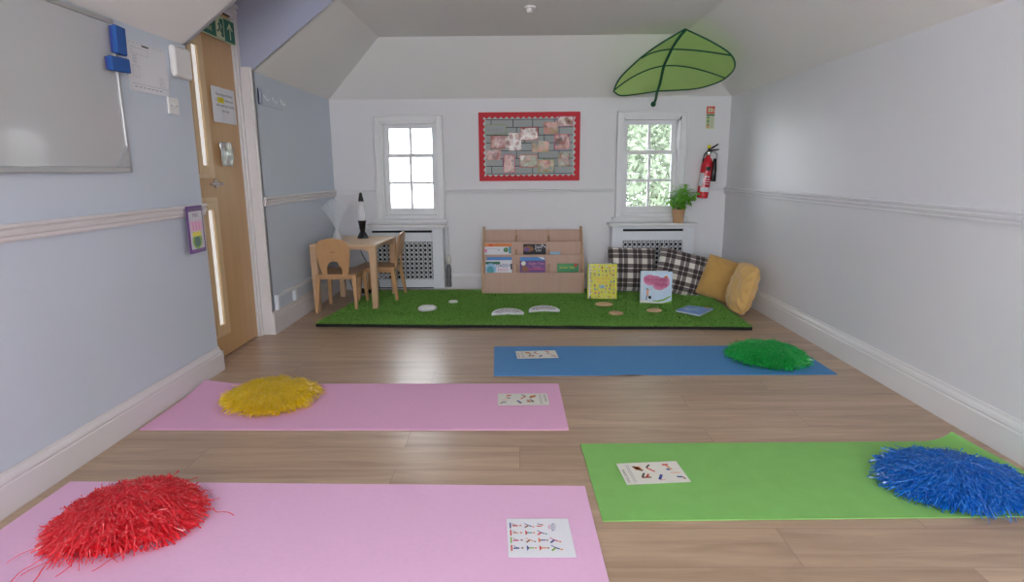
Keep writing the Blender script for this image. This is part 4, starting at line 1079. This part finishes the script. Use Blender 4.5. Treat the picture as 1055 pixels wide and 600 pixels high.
def chair(loc, rot, label, zoff=0):
    c = thing('child_chair', label, 'chair', loc, (0, 0, rot), 'small beech chairs at the little table')
    # local: sitter faces +y, backrest at -y
    W = .150; sz = .285
    # seat: rounded moulded board
    pts = []
    for cx, cy, a0 in ((W-.02, .15, 0), (-W+.02, .15, 90), (-W+.03, -.13, 180), (W-.03, -.13, 270)):
        for k in range(5): a = R(a0+90*k/4); pts.append((cx+.03*math.cos(a), cy+.03*math.sin(a)))
    b = MB(); b.prism(pts, sz, sz+.014, 'chair', 'z'); b.build('seat', c, bevel=.004)
    b = MB(); b.box(-W+.025, W-.025, -.125, -.105, sz-.03, sz, 'chair'); b.box(-W+.025, W-.025, .12, .14, sz-.03, sz, 'chair'); b.box(-W+.01, -W+.026, -.12, .14, sz-.03, sz, 'chair'); b.box(W-.026, W-.01, -.12, .14, sz-.03, sz, 'chair'); b.build('seat_frame', c, bevel=.002)
    # backrest: tall plywood shield with an arch cut out at the bottom
    out = [(-.098, .0), (-.112, .06), (-.124, .14), (-.126, .20), (-.118, .235), (-.095, .262), (-.05, .276), (0, .280), (.05, .276), (.095, .262), (.118, .235), (.126, .20), (.124, .14), (.112, .06), (.098, .0)]
    inn = [(.056, .0), (.058, .03), (.054, .06), (.040, .088), (.018, .102), (0, .105), (-.018, .102), (-.040, .088), (-.054, .06), (-.058, .03), (-.056, 0)]
    nb_ = len(out)
    b = MB(); y0, y1 = 0, .012
    def ycurve(x, z): return -.135-.16*(z)+.9*x*x*0-.020+.5*x*x
    # strip faces between outer outline and arch (sampled by matched points)
    m_ = 41
    def samp(P_, n):
        ds = [0]
        for i in range(1, len(P_)): ds.append(ds[-1]+math.dist(P_[i-1], P_[i]))
        r_ = []
        for k in range(n):
            d = ds[-1]*k/(n-1); i = 1
            while i < len(P_)-1 and ds[i] < d: i += 1
            t = (d-ds[i-1])/(ds[i]-ds[i-1]); r_.append((P_[i-1][0]*(1-t)+P_[i][0]*t, P_[i-1][1]*(1-t)+P_[i][1]*t))
        return r_
    O = samp(out, m_); I = samp(list(reversed(inn)), m_); rings = 5
    vs = []; fs = []
    for s_ in (0, 1):
        for r_ in range(rings+1):
            for k in range(m_):
                t = r_/rings; x = O[k][0]*(1-t)+I[k][0]*t; z = O[k][1]*(1-t)+I[k][1]*t
                vs.append((x, ycurve(x, z)+s_*.011, sz+.012+z))
    mm = (rings+1)*m_
    for r_ in range(rings):
        for k in range(m_-1):
            a = r_*m_+k; fs.append((a, a+m_, a+m_+1, a+1)); fs.append((mm+a+1, mm+a+m_+1, mm+a+m_, mm+a))
    for k in range(m_-1):
        fs.append((k, k+1, mm+k+1, mm+k)); a = rings*m_+k; fs.append((a+1, a, mm+a, mm+a+1))
    for r_ in range(rings):
        a = r_*m_; fs.append((a, mm+a, mm+a+m_, a+m_)); a = r_*m_+m_-1; fs.append((a, a+m_, mm+a+m_, mm+a))
    b.add(vs, fs, 'chair'); bk = smooth_angle(b.build('backrest', c), 40)
    b = MB()
    for x in (-.013, -.004, .006, .014): b.disc(x, 0, .0045, .004, 0, 'brown', 8, Matrix.Translation((0, ycurve(0, .175)-.0015, sz+.187)) @ Matrix.Rotation(PI/2, 4, 'X'))
    b.build('stamped_mark', bk)
    # splayed tapering legs
    for sx in (-1, 1):
        for sy_ in (-1, 1):
            x, y = sx*(W-.012), (.135 if sy_ > 0 else -.125); xb, yb = sx*(W+.004), (.155 if sy_ > 0 else -.165); zb = zoff[0 if sx < 0 else 1] if isinstance(zoff, tuple) else zoff
            b = MB(); b.add([(cx+dx*k, cy+dy*k, z) for z, k, cx, cy in ((zb, .0105, xb, yb), (sz+.004, .0175, x, y)) for dx, dy in ((-1, -1), (1, -1), (1, 1), (-1, 1))], [(3, 2, 1, 0), (4, 5, 6, 7), (0, 1, 5, 4), (1, 2, 6, 5), (2, 3, 7, 6), (3, 0, 4, 7)], 'chair'); b.build('leg', c, bevel=.003)
    return c
chair((-1.392, 4.63, 0), R(-1), 'honey beech child chair with its back to the room, tucked under the table front', (0, TZ-.001))
chair((-1.150, 4.945, 0), R(88), 'honey beech child chair at the table side, seen edge-on beside the grille', TZ-.001)

# ------------------------------------------------------------------ lamps on the table
TT = th
ll = thing('lava_lamp', 'black lava lamp with clear glass on the little table', 'lava lamp', (-1.285, 4.93, TT))
b = MB(); b.lathe([(.047, 0), (.047, .006), (.032, .035), (.020, .058), (.024, .085), (.031, .125), (.034, .145)], 'blackgloss', 28); smooth_angle(b.build('base', ll))
b = MB(); b.lathe([(.033, .145), (.035, .165), (.033, .21), (.028, .26), (.021, .302)], 'clear', 28); b.build('glass_bottle', ll, smooth=True)
b = MB(); b.lathe([(.029, .147), (.028, .155), (.022, .165), (.010, .172), (.001, .174)], 'fibre', 20); b.build('wax', ll, smooth=True)
b = MB(); b.lathe([(.023, .300), (.021, .315), (.011, .365), (.006, .372)], 'blackgloss', 24); smooth_angle(b.build('cap', ll))
fl = thing('fibre_optic_lamp', 'clear fibre optic lamp with a white fan of strands on the little table', 'fibre lamp', (-1.46, 4.80, TT))
b = MB(); b.lathe([(.040, 0), (.043, .010), (.036, .030), (.024, .055), (.013, .085), (.008, .10)], 'clearbase', 24); smooth_angle(b.build('base', fl))
b = MB(); g = random.Random(9)
for k in range(420):
    a = g.random()*2*PI; sp = g.random()**.6; Rr = .112*sp; H_ = .335-.055*sp*sp
    x1, y1 = Rr*math.cos(a), Rr*math.sin(a)*.9; p = [Vector((.004*math.cos(a), .004*math.sin(a), .075))]
    for t in (.33, .66, 1): p.append(Vector((x1*(t**1.15), y1*(t**1.15), .075+(H_-.075)*t-.02*sp*t**3)))
    n0 = len(b.v); vs = []; 
    sd = Vector((-math.sin(a), math.cos(a), 0))*.0005
    if abs(sd.x) < .0002: sd = Vector((.0005, 0, 0))
    for q_ in p: vs += [q_-sd, q_+sd]
    b.add(vs, [(0, 1, 3, 2), (2, 3, 5, 4), (4, 5, 7, 6)], 'fibre')
b.build('fibre_strands', fl)
# cables on the floor under the table
cb = thing('power_adaptor', 'black power adaptor and cable on the floor under the little table', 'power adaptor', (-1.33, 5.10, TZ))
b = MB(); b.box(-.07, .0, -.03, .03, 0, .035, 'black'); b.box(.015, .06, -.04, .02, 0, .03, 'black'); b.build('plug_block', cb, bevel=.006)
b = MB(); b.tube([(.0, .0, .015), (.03, -.03, .008), (.08, -.04, .006), (.12, .0, .02), (.10, .05, .10), (.02, .07, .22), (-.04, .06, .35), (-.02, .02, .49)], .0035, 'black'); b.tube([(-.07, 0, .02), (-.12, .03, .03), (-.16, .05, .15), (-.15, .06, .33), (-.13, .06, .45)], .0035, 'black'); smooth_angle(b.build('cable', cb), 80)
b = MB()
for k in range(3): b.tube([(-1.10+.03*k, 5.19, .34-.05*k), (-1.13, 5.17, .27-.05*k), (-1.20, 5.16, .25-.05*k), (-1.27, 5.18, .29-.05*k)], .0035, 'fibre')
tag(b.build('looped_cable', smooth=True), 'pale looped cable hanging in front of the radiator grille under the little table', 'cable')
# plant
pp = thing('potted_basil', 'leafy green herb in a kraft brown pot on the right radiator cover', 'potted plant', (1.395, 5.285, .603))
b = MB(); b.lathe([(.040, 0), (.043, .004), (.054, .105), (.058, .112), (.058, .120), (.052, .120), (.050, .108)], 'pot', 28, cap=False); b.lathe([(.0005, .001), (.041, .001)], 'pot', 28, cap=False); smooth_angle(b.build('pot', pp))
b = MB(); b.lathe([(.001, .110), (.050, .108)], 'soil', 20, cap=False); b.build('soil', pp)
b = MB(); lv = MB(); g = random.Random(21)
for k in range(30):
    a = g.random()*2*PI; sp = g.random(); L_ = .10+.13*g.random(); d = Vector((math.cos(a)*sp*.75, math.sin(a)*sp*.6, 1)).normalized()
    if d.x > .3 and k % 3 == 0: L_ += .03
    p0 = Vector((math.cos(a)*.02*sp, math.sin(a)*.02*sp, .108)); pts = [p0+d*L_*t+Vector((math.cos(a), math.sin(a), 0))*.03*sp*t*t for t in (0, .35, .7, 1)]
    for p in pts: p.y = min(p.y, .085)
    b.tube(pts, [.002, .0018, .0015, .001], 'stem', 5)
    for t in (.45, .62, .78, .9, 1.0):
        c_ = p0.lerp(pts[-1], t)
        for s_ in (-1, 1):
            an = a+s_*1.5+g.gauss(0, .6); ln = (.034+.028*g.random()); wd = ln*.68
            ux = Vector((math.cos(an), math.sin(an), g.gauss(-.05, .35))).normalized(); uy = ux.cross(Vector((0, 0, 1))).normalized(); uz = ux.cross(uy)
            prof = [(0, 0), (.25, .36), (.5, .5), (.78, .34), (1, 0)]
            vs = []
            for q_, ww in prof:
                cen = c_+ux*(ln*(q_+.12))+Vector((0, 0, -ln*.25*q_*q_))
                vs += [cen-uy*wd*ww+uz*-.15*wd*ww*1.2, cen, cen+uy*wd*ww+uz*-.15*wd*ww*1.2]
            fs = []
            for i in range(4): fs += [(3*i, 3*i+1, 3*i+4, 3*i+3), (3*i+1, 3*i+2, 3*i+5, 3*i+4)]
            lv.add(vs, fs, 'leafg')
b.build('stems', pp, smooth=True); lv.build('leaves', pp, smooth=True)

# ------------------------------------------------------------------ leaf canopy
lc = thing('leaf_canopy', 'large green fabric leaf canopy mounted high above the right window', 'leaf canopy', (1.166, YB, 1.616))
O3 = Vector((1.166, YB, 1.616))
LEAF = [(0, [(1.149, 5.2, 1.698), (1.149, 5.2, 1.698), (1.149, 5.2, 1.698)]) ,
    (0.14, [(0.855, 5.06, 1.649), (1.148, 5.1, 1.745), (1.392, 5.04, 1.691)]) ,
    (0.24, [(0.771, 4.98, 1.663), (1.143, 5.02, 1.808), (1.503, 4.88, 1.705)]) ,
    (0.34, [(0.752, 4.91, 1.68), (1.139, 4.95, 1.862), (1.556, 4.73, 1.733)]) ,
    (0.46, [(0.788, 4.82, 1.76), (1.142, 4.86, 1.9), (1.544, 4.52, 1.775)]) ,
    (0.6, [(0.921, 4.73, 1.883), (1.151, 4.77, 1.95), (1.471, 4.41, 1.841)]) ,
    (0.78, [(1.045, 4.63, 1.964), (1.166, 4.67, 1.997), (1.342, 4.43, 1.928)]) ,
    (1, [(1.19, 4.56, 2.04), (1.19, 4.56, 2.04), (1.19, 4.56, 2.04)]) ]
def _cr(t, k):
    i = 0
    while i < len(LEAF)-2 and LEAF[i+1][0] < t: i += 1
    t0, t1 = LEAF[i][0], LEAF[i+1][0]; f_ = (t-t0)/(t1-t0)
    P = [Vector(LEAF[max(0, min(len(LEAF)-1, i+d))][1][k]) for d in (-1, 0, 1, 2)]
    return .5*((2*P[1])+(P[2]-P[0])*f_+(2*P[0]-5*P[1]+4*P[2]-P[3])*f_**2+(3*P[1]-P[0]-3*P[2]+P[3])*f_**3)
def lpt(s, t, off=0):
    A_, M_, B_ = _cr(s, 0), _cr(s, 1), _cr(s, 2)
    p = M_+(B_-A_)*.5*t+((A_+B_)*.5-M_)*abs(t)**1.8
    return p-Vector((0, -off*.3, off))-O3
b = MB(); nu, nv = 40, 28; vs = []; fs = []
for i in range(nu+1):
    s = i/nu; s = s*s*(3-2*s)*.3+s*.7
    for j in range(nv+1):
        t = -1+2*j/nv; p = lpt(s, t); p.z += .004*noise.noise(Vector((p.x*14, p.y*14, 2)))*(1-abs(t)); vs.append(p)
for i in range(nu):
    for j in range(nv): a = i*(nv+1)+j; fs.append((a, a+1, a+nv+2, a+nv+1))
b.add(vs, fs, 'canopy'); b.build('fabric', lc, smooth=True)
b = MB(); ed = [lpt(i/60, 1) for i in range(61)]+[lpt(i/60, -1) for i in range(59, 0, -1)]
b.tube(ed, .006, 'rib', 6, closed=True); b.build('edge_binding', lc, smooth=True)
b = MB(); b.tube([Vector((0, -.03, 0)), Vector((0, -.10, .03))]+[lpt(i/14, 0, .008) for i in range(15)], .011, 'rib', 6); b.build('midrib', lc, smooth=True)
for s0, bend in ((.34, 0), (.60, 0)):
    b = MB(); b.tube([lpt(s0, -1+2*k/20, .006) for k in range(21)], .0055, 'rib', 6); b.build('cross_rib', lc, smooth=True)
b = MB(); b.lathe([(.022, 0), (.022, .012), (.012, .02), (.012, .045)], 'rib', 16, face_back(0, 0, 0)); b.build('wall_mount', lc)
# ceiling fitting
b = MB(); b.lathe([(.036, 0), (.036, -.010), (.022, -.014), (.020, -.034), (.012, -.040)], 'white', 20); smooth_angle(b.build('ceiling_detector', loc=(.078, 4.12, ZC))); tag(bpy.data.objects['ceiling_detector'], 'small round white fitting on the ceiling at the top of the picture', 'detector')

# ------------------------------------------------------------------ garden outside the windows
b = MB(); b.box(-14, 14, 6.2, 30, -2.9, -2.8, 'lawn'); tag(b.build('garden_lawn'), None, None, kind='structure')
def tree(x, y, z, r, h, seed, label):
    t = thing('garden_tree', label, 'tree', (x, y, z)); g = random.Random(seed)
    b = MB(); b.tube([(0, 0, 0), (.05, 0, h*.4), (0, .05, h*.8)], [.12, .1, .06], 'bark', 10); b.build('trunk', t, smooth=True)
    b = MB(); vs = []; fs = []
    for k in range(26000):
        d = Vector((g.gauss(0, 1), g.gauss(0, 1), g.gauss(0, 1))).normalized()*(g.random()**.35)
        c_ = Vector((d.x*r, d.y*r, h+d.z*r*.95)); n1 = Vector((g.gauss(0, 1), g.gauss(0, 1), g.gauss(0, 1))).normalized(); n2 = n1.orthogonal().normalized(); s_ = .045+.03*g.random()
        k0 = len(vs); vs += [c_-n1*s_, c_+n2*s_*.5, c_+n1*s_, c_-n2*s_*.5]; fs.append((k0, k0+1, k0+2, k0+3))
    b.add(vs, fs, 'foliage'); b.build('crown', t)
tree(2.2, 9.8, -2.8, 2.5, 4.6, 1, 'leafy garden tree seen through the right window')
tree(5.2, 17.5, -2.8, 3.2, 6.0, 2, 'farther leafy tree behind the first one through the right window')

# ------------------------------------------------------------------ light
w = bpy.data.worlds.new('World'); sc.world = w; w.use_nodes = True
bg = w.node_tree.nodes['Background']; bg.inputs[0].default_value = (.90, .95, 1, 1); bg.inputs[1].default_value = 9
def area(name, loc, rot, sx, sy_, power, colr=(1, 1, 1), portal=False):
    l = bpy.data.lights.new(name, 'AREA'); l.shape = 'RECTANGLE'; l.size = sx; l.size_y = sy_; l.energy = power; l.color = colr
    o = bpy.data.objects.new(name, l); col.objects.link(o); o.location = loc; o.rotation_euler = rot
    if portal: l.cycles.is_portal = True
    return o
# portals in the two back windows
for W in (WL, WR): area('window_portal', ((W[0]+W[1])/2, YB+.21, (W[2]+W[3])/2), (R(-90), 0, 0), W[1]-W[0], W[3]-W[2], 1, portal=True)
# added fill lamps in the unseen openings behind the camera
area('rear_fill', (.05, YF-.12, 1.3), (R(106), 0, 0), 2.4, 1.05, 26, (.97, .98, 1))
area('side_fill', (XL-.18, -1.1, 1.2), (R(90), 0, R(-90)), 1.5, .75, 12, (.97, .98, 1))

# ------------------------------------------------------------------ camera
f, pitch, yaw, roll = 618.45, .197548, -.011873, -.007312
cp, sp_ = math.cos(pitch), math.sin(pitch)
F = Vector((math.sin(yaw)*cp, math.cos(yaw)*cp, -sp_)); Rv = Vector((math.cos(yaw), -math.sin(yaw), 0)); U = Rv.cross(F)
R2 = Rv*math.cos(roll)+U*math.sin(roll); U2 = -Rv*math.sin(roll)+U*math.cos(roll)
cam = bpy.data.cameras.new('Camera'); co = bpy.data.objects.new('Camera', cam); col.objects.link(co)
co.matrix_world = Matrix(((R2.x, U2.x, -F.x, 0), (R2.y, U2.y, -F.y, 0), (R2.z, U2.z, -F.z, 1.06), (0, 0, 0, 1)))
cam.sensor_fit = 'HORIZONTAL'; cam.sensor_width = 36; cam.lens = 36*f/1055; cam.clip_start = .02; cam.clip_end = 200
sc.camera = co
vs_ = sc.view_settings; vs_.view_transform = 'Standard'; vs_.look = 'None'; vs_.exposure = .10; vs_.gamma = 1; vs_.use_curve_mapping = False
sc.cycles.use_denoising = True
sc.cycles.max_bounces = 10; sc.cycles.diffuse_bounces = 5; sc.cycles.transparent_max_bounces = 12
sc.cycles.sample_clamp_indirect = 40
